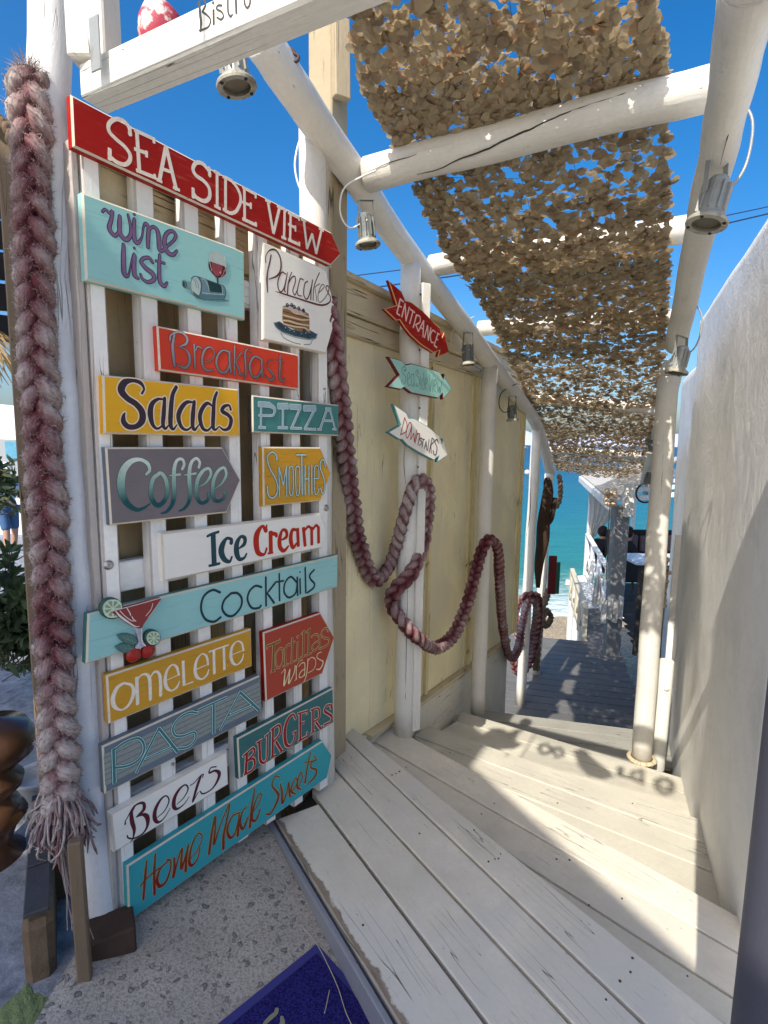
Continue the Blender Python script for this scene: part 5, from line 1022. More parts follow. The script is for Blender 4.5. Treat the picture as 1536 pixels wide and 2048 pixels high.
HMS = '''s 18 185,878,12 175,980,20 162,1145,16; s 18 245,828,12 238,960,20 240,1112,18; s 12 140,1052 200,985 272,928; s 18 335,878,12 282,930,16 257,1010,22 277,1055,24 320,1020,18 350,935,12 350,875,10 325,868,8; s 18 377,858,14 378,930,20 370,995,20 402,870,12 432,790,12 427,870,18 427,932,22 457,840,12 477,760,12 462,850,18 457,948,22; s 16 480,870,8 540,800 572,710 540,690,10 497,780,16 482,880,22 500,910,20 540,862,10 556,788,8;
 s 18 660,570,14 640,680,18 620,828,20; s 14 650,640,8 662,600 668,570 660,680,16 655,762,18 702,620,10 762,480,12 742,600,16 722,700,20 720,792,22; s 16 830,540,10 780,570,14 747,660,18 767,715,22 802,680,12 832,560,10; s 18 830,548,10 820,700,22; s 16 882,500,10 850,540,14 837,620,20 860,652,20 892,570,10; s 18 940,368,10 918,500,18 905,642,20; s 14 920,545,8 970,470 985,410 957,432,12 927,520,16 922,590,20 950,590,16 977,515,8;
 s 16 1110,292,12 1080,290,10 1060,350,12 1090,392,18 1105,425,20 1088,480,18 1050,545,14 1022,552,12; s 16 1117,340,10 1130,400,18 1132,475,18 1162,400,8 1175,330,10 1180,400,16 1187,430,14; s 14 1190,400,8 1232,340 1225,300 1202,340,12 1192,390,18 1225,412,8; s 14 1235,372,8 1270,300 1263,260 1242,300,12 1235,360,18 1262,380,8; s 14 1328,120,8 1305,230,14 1290,332,16; l 8 1285,192 1340,180; s 12 1370,170 1337,190 1332,228 1368,242,14 1358,290,16 1308,342,8; s 8 1352,142 1365,160'''
sign('long turquoise arrow board with red brown handwriting lowest on the panel', (240, 1470, 3.491), [(48, 915), (1415, 40), (1482, 138), (1448, 300), (62, 1306)], TURQ, [(HMS, hx('d8a85c'), 3), (HMS, hx('8b2e22'), 0, lambda x, y: (lambda t: tuple(a+(b-a)*t for a, b in zip(hx('6d5232'), hx('8d1d1a'))))(min(1, max(0, (y-(1000-x*.62))/240)))), ], wk=.95)
# three arrow signs nailed to the second post
ENT = '''l 34 388,552 322,832; l 30 385,555 452,612; l 28 358,690 415,712; l 32 320,832 380,872; l 32 482,640 415,905; l 32 480,640 497,980; l 32 497,980 562,710; l 30 575,750 667,818; l 32 632,795 565,1032; l 32 700,860 635,1108; s 28 700,862 765,900 762,1000 680,1055; l 30 690,1055 732,1182; l 32 838,970 732,1180; l 32 838,970 822,1290; l 24 775,1105 838,1140; l 30 912,1065 850,1302; l 30 912,1065 922,1352; l 30 922,1352 975,1110; s 28 1060,1195 1010,1158 967,1250 980,1378 1022,1392; l 30 1110,1212 1035,1450; l 28 1092,1208 1140,1242; l 26 1075,1322 1112,1342; l 30 1035,1448 1092,1490'''
ARN = azv(135.0); ARP = P2 + azv(135.0)*.10
arrows = 'arrow signs nailed to one post'
sign('red swallow tailed arrow sign tilting down, uppermost on the post', (760, 540, 9.6), [(165, 190), (420, 410), (490, 582), (600, 612), (820, 780), (1000, 965), (1150, 1110), (1195, 1285), (1235, 1195), (1335, 1585), (1112, 1670), (1145, 1548), (1028, 1588), (800, 1440), (590, 1248), (480, 1110), (385, 962), (310, 965), (80, 745), (325, 672)], RED,
     [(ENT, hx('f3c9c0'))], (ARP, ARN), .02, edge=plain('yellow_sign_edge', (.60, .36, .14), .5), bev=.004, group=arrows, name='arrow_sign', wk=1.0)
SSV2 = '''s 14 455,370 430,342 440,388 465,340 430,295 390,330 397,400 450,470 450,560 410,612 380,570 402,540; s 13 490,530 530,470 520,400 490,440 490,560 507,630 540,618; s 13 600,440 560,440 555,560 575,650 602,590; l 13 600,420 612,662; s 14 690,420 670,400 682,372 650,360 640,430 690,500 702,590 670,652 640,620 662,598; l 12 720,470 725,702; s 12 770,500 745,560 750,680 778,700; l 12 775,400 787,712; s 12 802,620 840,560 830,500 805,540 805,660 842,718; l 12 880,420 890,742; l 11 890,742 925,512; l 12 942,520 935,752; o 8 945,480; s 12 960,640 1000,600 990,520 962,570 960,700 992,748; l 12 1020,570 1030,762; l 11 1030,762 1055,650; l 12 1055,650 1065,778; l 11 1065,778 1100,560'''
sign('pale mint swallow tailed arrow sign, middle one on the post', (760, 700, 8.906), [(150, 115), (385, 185), (455, 262), (560, 238), (800, 300), (1060, 388), (1130, 512), (1148, 420), (1285, 695), (1125, 882), (1112, 775), (1040, 862), (800, 815), (560, 765), (430, 665), (370, 705), (130, 655), (340, 440)],
     signpaint('mint_sign_paint', (.30, .56, .48), (.34, .60, .52), (.25, .46, .40), .2), [(SSV2, hx('5f8580'))], (ARP, ARN), .022, edge=plain('maroon_sign_edge', (.16, .02, .02), .5), side=plain('maroon_sign_side', (.13, .015, .018), .5), bev=.004, group=arrows, name='arrow_sign', wk=.9)
DST = '''l 18 440,1200 365,1508; s 18 438,1202 480,1330 458,1452 365,1510; s 18 525,1290 487,1380 462,1500 482,1570 522,1500 555,1380 550,1305 525,1290; l 18 562,1370 545,1600; l 16 545,1600 600,1480; l 18 600,1480 610,1640; l 16 610,1640 655,1420; l 18 665,1480 622,1662; s 18 660,1502 702,1490 700,1560 672,1692'''
DS2 = '''s 15 735,1562 702,1590 745,1650 700,1702; l 14 728,1578 795,1592; l 15 772,1585 745,1738; l 15 818,1620 790,1762; l 15 818,1620 832,1792; l 12 800,1700 830,1722; l 15 872,1590 845,1792; l 16 925,1565 870,1832; s 16 925,1567 962,1612 902,1702; l 16 900,1700 912,1842; s 18 1038,1660 1010,1590 975,1640 1012,1740 990,1862 952,1852 945,1790'''
sign('cream arrow sign with a teal edge, lowest of three on the post', (760, 700, 8.906), [(240, 960), (470, 1120), (510, 1212), (612, 1216), (850, 1360), (1060, 1520), (1105, 1652), (1122, 1575), (1215, 1870), (1025, 2002), (1045, 1895), (960, 1965), (700, 1830), (490, 1700), (400, 1600), (340, 1592), (140, 1465), (370, 1332)],
     OFFW, [(DST, hx('b02a22')), (DS2, hx('43211f'))], (ARP, ARN), .022, edge=plain('teal_sign_edge', (.10, .28, .27), .5), side=plain('teal_sign_side', (.09, .25, .25), .5), bev=.004, group=arrows, name='arrow_sign', wk=1.0)
# the picket panel the signs are screwed to
panel = empty('picket_panel', PA+V3(0, 0, 0), 'white picket panel carrying all the painted menu signs', 'fence')
PF = PA - PN*SIGN_T                                   # front of the pickets lies behind the boards
def onpanel(x, y): P = atp(x, y, PF, PN); return np.dot(P-PF, PU), P[2]
# picket edges read off one level line (y about 880) and lower (y about 1400)
pk = [(194, 228), (291, 328), (381, 412), (456, 482), (519, 542), (581, 602), (636, 656)]
for i, (a, b) in enumerate(pk):
    s0, _ = onpanel(a, 885); s1, _ = onpanel(b, 885); sm, w = (s0+s1)/2, abs(s1-s0)
    mb = MB(); c = PF + PU*sm - PN*.0225; top = 2.20-.06*sm; bot = .01-.055*sm-.01*(i == 0)
    mb_c = c + ZU*((top+bot)/2 - c[2]); box(mb, mb_c, ZU, PU, PN, top-bot, w, .045, .005, 0, 1)
    mb.build('picket', [MT['picket'], MT['picketedge']], panel)
for z in (.32, 1.05, 1.95):
    mb = MB(); box(mb, PF+PU*.44-PN*.062+ZU*(z-PF[2]), PU, ZU, PN, .92, .09, .04, .004); mb.build('rail', MT['picket'], panel)
sa_, sb_ = onpanel(175, 900)[0], onpanel(190, 900)[0]; mb = MB(); c = PF+PU*(sa_+sb_)/2-PN*.035; box(mb, c+ZU*(1.10-c[2]), ZU, PU, PN, 2.19, abs(sb_-sa_), .06, .004, 0, 1); mb.build('edge_batten', [MT['picketedge'], MT['picketedge']], panel)
for (x, y) in ((217, 1130), (652, 1016), (648, 778), (345, 1528)):
    mb = MB(); P = atp(x, y, PF, PN); r = .011 if y in (1130, 1016) else .004
    lathe(mb, [(r*1.3, .001), (r*1.2, .003), (r, .004), (r*.9, .0075), (r*.3, .008), (r*.25, .0055), (0, .0055)], P, PN, 14); mb.build('screw', MT['screw'], panel, True)
# ---------------------------------------------------------------- lettering on the beam
BB = Board(LPc+BN*.0302+ZU*fb, BN).crop(250, 0, 5.486)
mb = MB(); letters(mb, BB, '''s 24 818,50,22 825,150,28 835,250,28 830,340,22; s 20 800,50,20 840,-10 870,0 885,50 855,120,18; s 20 850,130,16 905,170 940,220 920,290 870,320 818,335,16; l 24 972,108 975,270; o 15 968,32; s 20 1062,60,16 1020,62 1008,100 1060,130 1082,175 1055,215 1010,190,14; s 22 1130,-20,18 1130,60 1135,140 1160,182 1182,158,12; l 22 1216,-40 1224,150; s 20 1310,-20,18 1318,50 1345,88 1372,40 1375,-20''', hx('4c4b46'), d0=.0006)
mb.build('lettering', MT['paint'], beam)
# sign of cut metal letters out of the frame; it throws its shadow on the steps
def sunback(P, pl0, n): t = np.dot(pl0-P, n)/np.dot(SV, n); return P+SV*t
SP0 = LPc - BN*0 + BN*1.25; SN = BN
class SB:
    def __init__(s): s.k = 0; s.n = SN; s.u = BD; s.p0 = SP0
    def pl(s, x, y):
        X, Y = 1000+x/3.413, 1380+y/3.413; z = -.58 if (Y-1500)*(1406-892) < (X-1000)*(1639-1465)+(1501-1500)*514 else -.40
        P = sunback(atz(X, Y, -.49 if False else z), SP0, SN); q = P-SP0; return np.array([np.dot(q, BD), q[2]])
    def to3(s, q, d=0): return SP0+BD*q[0]+ZU*q[1]+SN*d
    def px2m(s, x, y): return .0011
sb = SB(); mb = MB()
letters(mb, sb, '''s 26 320,370 285,375 270,405 290,432 330,430 345,400 320,370; s 24 370,395 375,430 385,460; s 24 375,400 410,395 425,420 420,455; p 0 500,415 570,400 640,470 760,560 770,600 700,612 600,590 535,520; l 34 825,525 815,590; l 30 815,575 880,600; s 28 960,560 920,555 900,590 930,620 970,600; l 26 970,540 968,645; s 34 1115,605 1075,625 1080,680 1130,705 1170,680 1165,625 1115,605; l 16 1090,660 1150,665;
 p 0 -110,300 -60,260 20,262 60,290 100,270 170,265 120,310 110,350 160,370 90,405 0,402 -90,380 -130,340''', (1, 1, 1), d0=0, wk=1.15)
o = mb.build('cut_letters', MT['dark'], None); sgn = empty('metal_letter_sign', SP0, 'openwork metal letter sign whose shadow lies across the steps', 'sign')
o.data.transform(Matrix.Translation(-Vector(SP0))); o.parent = sgn
mb = MB(); q0s = [sb.to3(sb.pl(-150, 300+j*34)) for j in range(3)]
zz0 = sb.pl(300, 400)[1]
for dz in (-.17, -.13, -.09, .10, .14, .19): seg(mb, sb.to3((.45, zz0+dz)), sb.to3((1.75, zz0+dz)), .006, .006, ZU, .001)
for s in (.44, 1.78): seg(mb, sb.to3((s, zz0-.3)), sb.to3((s, zz0+.3)), .012, .012, SN, .002)
mb.build('frame_rods', MT['dark'], sgn)
# ---------------------------------------------------------------- unseen blocker added behind the photographer to shade the foreground
Q1, Q2_ = atz(1000, 1579, ZL[3]), atz(1394, 1838, ZL[2]); ed = nrm(V3(*(Q2_-Q1)[:2], 0)); nb_ = V3(-ed[1], ed[0], 0); nb_ = nb_ if nb_[1] < 0 else -nb_
EZ = 4.6; tt_ = (EZ-Q1[2])/SV[2]; E0 = Q1+SV*tt_
blocker = empty('shade_blocker', V3(E0[0], E0[1], EZ), 'added unseen blocker behind the photographer, shaped to shade the foreground', 'awning')
def hb(name, s0, s1, d0, d1, z0, z1, mat):
    mb = MB(); c = E0+ed*((s0+s1)/2)+nb_*((d0+d1)/2); c[2] = (z0+z1)/2; box(mb, c, ed, nb_, ZU, abs(s1-s0), abs(d1-d0), z1-z0, .02); return mb.build(name, mat, blocker)
lpp = V3(-.84, 1.41, 2.12); q = sunback(lpp, E0, nb_); sl_ = np.dot(q-E0, ed)
hb('roof_board', sl_+.5, 3.4, 0, 2.9, EZ-.06, EZ, MT['white'])
hb('upper_blocker_screen', sl_-1.6, sl_+.5, .0, .06, EZ-1.2, q[2], MT['white'])
hb('upper_blocker_slab', sl_-1.6, sl_+.5, .07, 2.9, q[2]-.06, q[2], MT['white'])
for s_ in (sl_-1.5, 3.3): hb('blocker_post', s_-.05, s_+.05, 2.7, 2.8, 0, EZ-.06, MT['white'])
# sunlit paving of the street behind the photographer and to the left
pave = plain('pale_sunlit_paving', (.66, .60, .50), .85, 0, .12, 2, .004, .1)
sheet('paving', -40, 14, -40, -1.62, 40, 40, lambda x, y: -.012+.01*math.sin(x+y), pave, 'pale sunlit paving of the street')
mb = MB(); prism(mb, [(s0-2.4, -.30), (s1+2.6, -.30), (s1+2.6, -14), (s0-2.4, -14)], lambda q: V3(*(rW0+RW*q[0]+RWn*q[1])[:2], -.10), ZU, 4.4, .01); solo(mb, 'terrace_ground', [pave]*3, rW0, 'pale terrace ground behind the white wall', None, None, 'structure')
sheet('paving', .63, 14, -1.61, 1.0, 10, 10, lambda x, y: -.32, pave, 'pale paving at the right behind the post')
# ---------------------------------------------------------------- blue mat with straws
mc = atg(633, 1890); ma = atg(438, 2048); mr = atg(750, 2048); u1 = nrm(ma-mc); u2 = nrm(mr-mc); u2 = nrm(u2-u1*np.dot(u2, u1)); nm_ = nrm(np.cross(u1, u2)); nm_ = nm_ if nm_[2] > 0 else -nm_
mc = mc+nm_*.006
mt = empty('door_mat', mc, 'dark blue looped door mat at the bottom edge beside the step', 'mat')
mb = MB(); prism(mb, [(0, 0), (.75, 0), (.75, .48), (0, .48)], lambda q: mc+u1*q[0]+u2*q[1], nm_, .006, .002); mb.build('border', [MT['matedge']]*3, mt)
mb = MB(); prism(mb, [(.026, .026), (.72, .026), (.72, .45), (.026, .45)], lambda q: mc+u1*q[0]+u2*q[1]+nm_*.006, nm_, .006, .004); mb.build('pile', [MT['mat']]*3, mt)
MBd = Board(mc+nm_*.0062, nm_).crop(420, 1850, 4.042); MBd.u = u1; MBd.w = np.cross(nm_, u1)
mb = MB(); letters(mb, MBd, 's 32 540,685,28 530,715 490,750,30 450,790,26 420,840; s 30 580,750,24 585,790,34 560,840,34', hx('8f8a72'), d0=.0008); mb.build('lettering', MT['paint'], mt)
for (pts, lab) in ((((600, 1856), (632, 1895), (655, 1938), (676, 1985), (690, 2030), (703, 2060)), 'long pale straw lying across the blue mat'), (((659, 1990), (654, 2015), (649, 2037)), 'short pale straw on the blue mat')):
    mb = MB(); P = [atg(*p)+V3(0, 0, .016) for p in pts]; tube(mb, cr(P, 4), .0012, 5); solo(mb, 'straw', plain('dry_straw', (.45, .40, .28), .6), P[0], lab, 'straw')
# ---------------------------------------------------------------- left margin: timbers, low wall, pot, carved wood, bush
def gl(x, y): return atg(x, y)
tb = atg(158, 1978); t0 = tb+V3(0, .03, 0)
mb = MB(); up_t = atd(150, 1680, t0[1]); seg(mb, t0-ZU*.03, V3(up_t[0], up_t[1], up_t[2]), .034, .03, azv(160), .004); solo(mb, 'brown_board', MT['brown'], t0, 'short weathered brown board at the foot of the white post', 'board')
mb = MB(); q = atg(196, 1930)+V3(0, .07, .0); seg(mb, q-ZU*.03, q+ZU*.06, .13, .10, azv(150), .006); solo(mb, 'stump_block', plain('dark_rotten_wood', (.06, .034, .022), .8, 0, .5, 14, .005), q, 'dark rotten wood block under the white round post', 'block')
b1, b2 = atd(124, 1925, 1.60), atd(17, 266, 1.66)
mb = MB(); seg(mb, b1-ZU*.05, V3(b2[0], b2[1], b2[2]), .055, .06, azv(155), .004); solo(mb, 'brown_timber', MT['brown'], b1, 'tall brown painted timber behind the thick hanging rope', 'post')
mb = MB(); k0 = atd(-60, 250, 1.7); k1 = atd(40, 262, 1.6); 
braid(mb, [atd(-40, 215, 1.6), atd(0, 240, 1.58), atd(20, 262, 1.56), atd(28, 290, 1.56)], .018, .07, 7); solo(mb, 'rope_end', MT['jute'], atd(0, 240, 1.58), 'thin old rope tied over the top of the brown timber', 'rope', smooth=True)
# low wall with slate coping
hz_ = .155; lw0, lw1 = atz(40, 1852, hz_), atz(104, 1852, hz_); dv_ = atz(60, 1602, hz_)-lw0; LL = np.linalg.norm(dv_); dv_ = nrm(dv_); sx_ = np.cross(dv_, ZU); ww = abs(np.dot(lw1-lw0, sx_))
low = empty('low_wall', V3(lw0[0], lw0[1], 0), 'low brown plastered wall topped with dark slate tiles', 'wall')
mb = MB(); c = lw0+sx_*ww/2+dv_*(LL/2+.01); c[2] = hz_/2-.04; box(mb, c, sx_, dv_, ZU, ww, LL, hz_+.04, .02); mb.build('plinth', plain('brown_plaster', (.17, .115, .07), .8, 0, .4, 14, .010, .2), low)
nt_ = max(3, int(LL/.19)); slate = plain('slate_tile_paint', (.06, .055, .055), .55, 0, .35, 18, .003)
for k in range(nt_): mb = MB(); c = lw0+sx_*ww/2+dv_*((k+.5)*LL/nt_+.01); c[2] = hz_+.008; box(mb, c, sx_, dv_, ZU, ww-.012, LL/nt_-.006, .014, .003); mb.build('tile', slate, low)
# broken edge of the beach bar roof behind, dark
bar = empty('beach_bar', atd(-20, 520, 6.0), 'dark timber beach bar framing at the far left edge behind the rope', 'building')
for k in range(6): mb = MB(); a, b = atd(-160+k*2, 330+62*k, 5.6), atd(26+2*k, 350+62*k, 6.4); seg(mb, a, b, .10, .28, ZU, .01); mb.build('roof_board', plain('dark_bar_timber', (.03, .02, .014), .8, 0, .5, 6), bar)
# pot with rim
pc_ = atd(80, 1560, 2.02); pz = pc_[2]
mb = MB(); lathe(mb, [(0, -.17), (.055, -.17), (.062, -.16), (.078, 0), (.095, .012), (.100, .03), (.094, .034), (.080, .02), (.072, -.02), (0, -.02)], pc_, ZU, 28); solo(mb, 'plant_pot', plain('white_glazed_pot', (.50, .50, .50), .3), pc_-ZU*.17, 'small pale plant pot on the low slate topped wall', 'pot', smooth=True)
cw = atd(-12, 1580, 1.75)
mb = MB(); lathe(mb, [(0, -.36), (.12, -.35), (.14, -.28), (.06, -.20), (.075, -.14), (.105, -.09), (.075, -.04), (.05, -.02), (.085, .02), (.088, .05), (.05, .075), (.07, .10), (.115, .15), (.12, .20), (.09, .25), (.0, .27)], cw, nrm(V3(.12, 0, 1)), 26)
solo(mb, 'carved_wood', plain('dark_varnished_wood', (.09, .04, .02), .25, 0, .4, 8, .001, .5), cw-ZU*.36, 'dark carved bulbous wooden pedestal at the left edge', 'sculpture', smooth=True)
def bush(name, c, rad, n, ll, label, dens=None, trunk=True):
    th = empty(name, c-ZU*rad[2], label, 'bush'); mb = MB(); tw = MB()
    for k in range(46):
        d = nrm(V3(*rng.normal(size=3))+V3(0, -.1, .1)); tip = c+d*V3(*rad)*(.55+.5*rng.random()); b = c-ZU*rad[2]*.9+rng.normal(size=3)*.04
        P = cr([b, (b+tip)/2+rng.normal(size=3)*.06+ZU*.05, tip], 5); tube(tw, P, .0035, 4, 0, False)
        for q in range(n//46):
            t = .35+.65*rng.random(); i = min(len(P)-1, int(t*len(P))); p = P[i]; a = nrm(rng.normal(size=3)+d*.8+V3(0, 0, .2)); s = nrm(np.cross(a, V3(*rng.normal(size=3)))); l = ll*(.6+.7*rng.random()); w = l*.16; nn = np.cross(a, s)
            mb.add([p, p+a*l*.4+s*w+nn*l*.05, p+a*l*.4-s*w+nn*l*.05, p+a*l*.75+s*w*.7, p+a*l*.75-s*w*.7, p+a*l-nn*l*.1], [[0, 1, 2], [2, 1, 3, 4], [4, 3, 5]], None, 0)
    mb.build('foliage', MT['leaf'], th)['kind'] = 'stuff'; tw.build('stems', plain('bush_stem', (.10, .08, .05), .8), th, True)
bush('olive_bush', atd(5, 1195, 3.0), (.42, .35, .42), 2400, .085, 'leafy olive bush at the left edge in front of the walking visitor')
bush('olive_bush', atd(-45, 960, 3.6), (.34, .3, .2), 700, .09, 'sparse olive twigs crossing in front of the visitor in the white cap')
# ---------------------------------------------------------------- people
def person(name, joints, label, skin, cloth, hair, scale=1.0, hat=None, shirt=None, shorts=None, group=None, face=(0, -1, 0), arms=True):
    """joints: dict of named points; body is one continuous skinned mesh"""
    th = empty(name, joints['foot_l']*.5+joints['foot_r']*.5, label, 'person', group)
    order = ['pelvis', 'waist', 'chest', 'neck', 'head', 'crown', 'sh_l', 'el_l', 'ha_l', 'fi_l', 'sh_r', 'el_r', 'ha_r', 'fi_r', 'hip_l', 'kn_l', 'an_l', 'foot_l', 'hip_r', 'kn_r', 'an_r', 'foot_r']
    R = dict(pelvis=.13, waist=.12, chest=.145, neck=.055, head=.095, crown=.075, sh_l=.07, el_l=.042, ha_l=.030, fi_l=.022, sh_r=.07, el_r=.042, ha_r=.030, fi_r=.022, hip_l=.095, kn_l=.06, an_l=.042, foot_l=.035, hip_r=.095, kn_r=.06, an_r=.042, foot_r=.035)
    E = [('pelvis', 'waist'), ('waist', 'chest'), ('chest', 'neck'), ('neck', 'head'), ('head', 'crown'), ('chest', 'sh_l'), ('sh_l', 'el_l'), ('el_l', 'ha_l'), ('ha_l', 'fi_l'), ('chest', 'sh_r'), ('sh_r', 'el_r'), ('el_r', 'ha_r'), ('ha_r', 'fi_r'), ('pelvis', 'hip_l'), ('hip_l', 'kn_l'), ('kn_l', 'an_l'), ('an_l', 'foot_l'), ('pelvis', 'hip_r'), ('hip_r', 'kn_r'), ('kn_r', 'an_r'), ('an_r', 'foot_r')]
    def sk(nm, keys, mat, grow=0, cut=None):
        ks = [k for k in order if k in keys]; base = WL(th)
        me = bpy.data.meshes.new(nm); me.from_pydata([tuple(joints[k]-base) for k in ks], [(ks.index(a), ks.index(b)) for a, b in E if a in ks and b in ks], [])
        o = bpy.data.objects.new(nm, me); COL.objects.link(o); o.parent = th; me.materials.append(mat)
        md = o.modifiers.new('skin', 'SKIN'); 
        if not me.skin_vertices: pass
        for i, k in enumerate(ks): me.skin_vertices[0].data[i].radius = (R[k]*scale+grow, R[k]*scale*(.72 if k in ('chest', 'waist', 'pelvis') else 1)+grow)
        me.skin_vertices[0].data[0].use_root = True
        s = o.modifiers.new('sub', 'SUBSURF'); s.levels = 2; s.render_levels = 2; md.use_smooth_shade = True; return o
    sk('body', order, skin)
    if shirt: sk('shirt', ['pelvis', 'waist', 'chest', 'neck', 'sh_l', 'el_l', 'ha_l', 'sh_r', 'el_r', 'ha_r'] if not shorts[1] else ['pelvis', 'waist', 'chest', 'sh_l', 'el_l', 'sh_r', 'el_r'], shirt, .018)
    if shorts: sk('shorts', ['pelvis', 'hip_l', 'kn_l', 'hip_r', 'kn_r'] if shorts[1] else ['pelvis', 'hip_l', 'kn_l', 'an_l', 'hip_r', 'kn_r', 'an_r'], shorts[0], .014)
    hd = joints['head']; fc = nrm(V3(*face)); sd = np.cross(fc, ZU)
    mb = MB(); r = .10*scale; c = hd+ZU*.035*scale-fc*.012
    V = []; fs = []; n, m = 16, 9
    for j in range(m):
        ph = math.pi*j/(m-1)
        for i in range(n):
            a = 2*math.pi*i/n; d = V3(math.cos(a)*math.sin(ph), math.sin(a)*math.sin(ph), math.cos(ph)); k = 1.12 if np.dot(d, fc) < .35 or d[2] > .45 else .82
            V.append(c+d*r*k*V3(1, 1, 1.12))
    for j in range(m-1):
        for i in range(n): fs.append([j*n+i, (j+1)*n+i, (j+1)*n+(i+1) % n, j*n+(i+1) % n])
    mb.add(V, fs); mb.build('hair', hair, th, True)
    mb = MB(); lathe(mb, [(.014*scale, -.02*scale), (.010*scale, .0), (.0, .024*scale)], hd+fc*.088*scale+ZU*.005*scale, nrm(fc-ZU*.3), 8)
    for s in (-1, 1): lathe(mb, [(.018*scale, -.004), (.016*scale, .004), (0, .005)], hd+sd*s*.092*scale, sd*s, 10)
    mb.build('nose_and_ears', skin, th, True)
    mb = MB()
    for s in (-1, 1): lathe(mb, [(.009*scale, 0), (0, .004)], hd+fc*.088*scale+sd*s*.034*scale+ZU*.028*scale, fc, 8)
    mb.build('eyes', MT['black'], th); mb = MB(); seg(mb, hd+fc*.09*scale-sd*.02*scale-ZU*.04*scale, hd+fc*.09*scale+sd*.02*scale-ZU*.04*scale, .004, .006, ZU, .001); mb.build('mouth', plain('lips', (.30, .10, .08), .5), th)
    if hat:
        mb = MB(); lathe(mb, [(.115*scale, -.01), (.118*scale, .02), (.11*scale, .07), (.07*scale, .11), (0, .12)], hd+ZU*.05*scale, ZU, 20); c2 = hd+ZU*.05*scale+fc*.13*scale; box(mb, c2, fc, sd, ZU, .12*scale, .15*scale, .01, .004); mb.build('cap', hat, th, True)
    return th
def stand(base, h, face, stride=.0):
    k = h/1.72; fc = nrm(V3(*face)); sd = np.cross(fc, ZU); g = lambda f, s, z: base+fc*f*k+sd*s*k+ZU*z*k
    return dict(pelvis=g(0, 0, .95), waist=g(0, 0, 1.10), chest=g(.01, 0, 1.32), neck=g(0, 0, 1.47), head=g(.02, 0, 1.60), crown=g(.02, 0, 1.67), sh_l=g(0, .18, 1.38), el_l=g(.06, .24, 1.10), ha_l=g(.26, .18, 1.12), fi_l=g(.33, .15, 1.16), sh_r=g(0, -.18, 1.38), el_r=g(.04, -.25, 1.10), ha_r=g(.22, -.20, 1.02), fi_r=g(.30, -.18, 1.02),
                hip_l=g(0, .10, .88), kn_l=g(.05+stride*.5, .11, .48), an_l=g(stride, .12, .08), foot_l=g(stride+.14, .13, .03), hip_r=g(0, -.10, .88), kn_r=g(-stride*.3+.03, -.11, .48), an_r=g(-stride, -.12, .08), foot_r=g(-stride+.14, -.13, .03)), k
skin = plain('skin', (.42, .24, .16), .5, 0, .08)
pbz = atd(22, 1112, 9.9); pb_ = V3(pbz[0], pbz[1], pbz[2]); J, k_ = stand(pb_, 1.70, (.85, -.25, 0), .06)
person('person', J, 'visitor in white cap, blue patterned top and denim shorts at the left edge', skin, None, plain('brown_hair', (.07, .04, .02), .7), 1.0, plain('white_cap', (.75, .75, .75), .7), plain('blue_white_top', (.45, .55, .68), .7, 0, .5, 18), (plain('denim', (.05, .11, .22), .8, 0, .3, 60), True), face=(.85, -.25, 0))
# ---------------------------------------------------------------- what shows of the street behind, far left
mb = MB(); a, b = atd(-60, 905, 13), atd(60, 905, 13)
aw = atd(5, 842, 12.5)
mb = MB(); P = [atd(-90, 800, 12), atd(34, 812, 12), atd(36, 868, 11.2), atd(-90, 862, 11.2)]
mb.add(P+[p-ZU*.12 for p in P], [[0, 3, 2, 1], [3, 7, 6, 2], [0, 1, 5, 4], [1, 2, 6, 5], [4, 5, 6, 7]]); solo(mb, 'white_awning', plain('white_awning_cloth', (.72, .72, .72), .7), P[1], 'white canvas awning over the kiosk at the far left', 'awning')
kio = empty('kiosk', atd(10, 1010, 13.5), 'small grey kiosk with a blue poster behind the visitor at the left', 'kiosk')
mb = MB(); c = atd(-10, 930, 13.6); box(mb, V3(c[0], c[1], .1), V3(1, 0, 0), V3(0, 1, 0), ZU, 3.2, .6, 3.0, .02); mb.build('wall', plain('kiosk_grey', (.30, .32, .33), .7), kio)
mb = MB(); c = atd(25, 900, 13.25); box(mb, c, V3(1, 0, 0), V3(0, 1, 0), ZU, .34, .03, .42, .004); mb.build('poster', plain('blue_poster', (.10, .30, .42), .5, 0, .5, 3), kio)
mb = MB(); c = atd(-20, 1040, 12.9); box(mb, V3(c[0], c[1], c[2]), V3(1, 0, 0), V3(0, 1, 0), ZU, 2.4, .5, 1.1, .03); mb.build('counter', plain('white_counter', (.62, .64, .66), .6), kio)
um = empty('straw_parasol', atd(-30, 1050, 9), 'straw beach parasol edge above the awning at the far left', 'parasol'); mb = MB(); tp = atd(-70, 640, 6)
for k in range(420):
    a = rng.random()*6.28; r = .25+.55*rng.random(); p = tp+V3(math.cos(a)*r, math.sin(a)*r, -r*.55+.1*rng.random()); q = p+V3(math.cos(a)*.22, math.sin(a)*.22, -.20)+rng.normal(size=3)*.03; s = V3(-math.sin(a), math.cos(a), 0)*.012
    mb.add([p-s, p+s, q+s*.3, q-s*.3], [[0, 1, 2, 3]])
o = mb.build('straw', plain('golden_straw', (.45, .28, .10), .8, 0, .4, 20), um); o['kind'] = 'stuff'
mb = MB(); tube(mb, [tp-ZU*.3, V3(tp[0], tp[1], -.4)], .03, 8); mb.build('pole', MT['brown'], um, True)
def hillz(x, y): return max(0, 1.6+2.6*math.sin(x*.09+1)+1.2*math.sin(x*.31)+.25*math.sin(x*2.1+y*3))*min(1, (y-26)/8)
sheet('dry_hillside', -60, -12, 24, 60, 60, 30, lambda x, y: -1+hillz(x, y)*1.5, plain('dry_hill', (.50, .44, .32), .9, 0, .35, 2, .05, .1), 'sunlit dry hillside beyond the street')
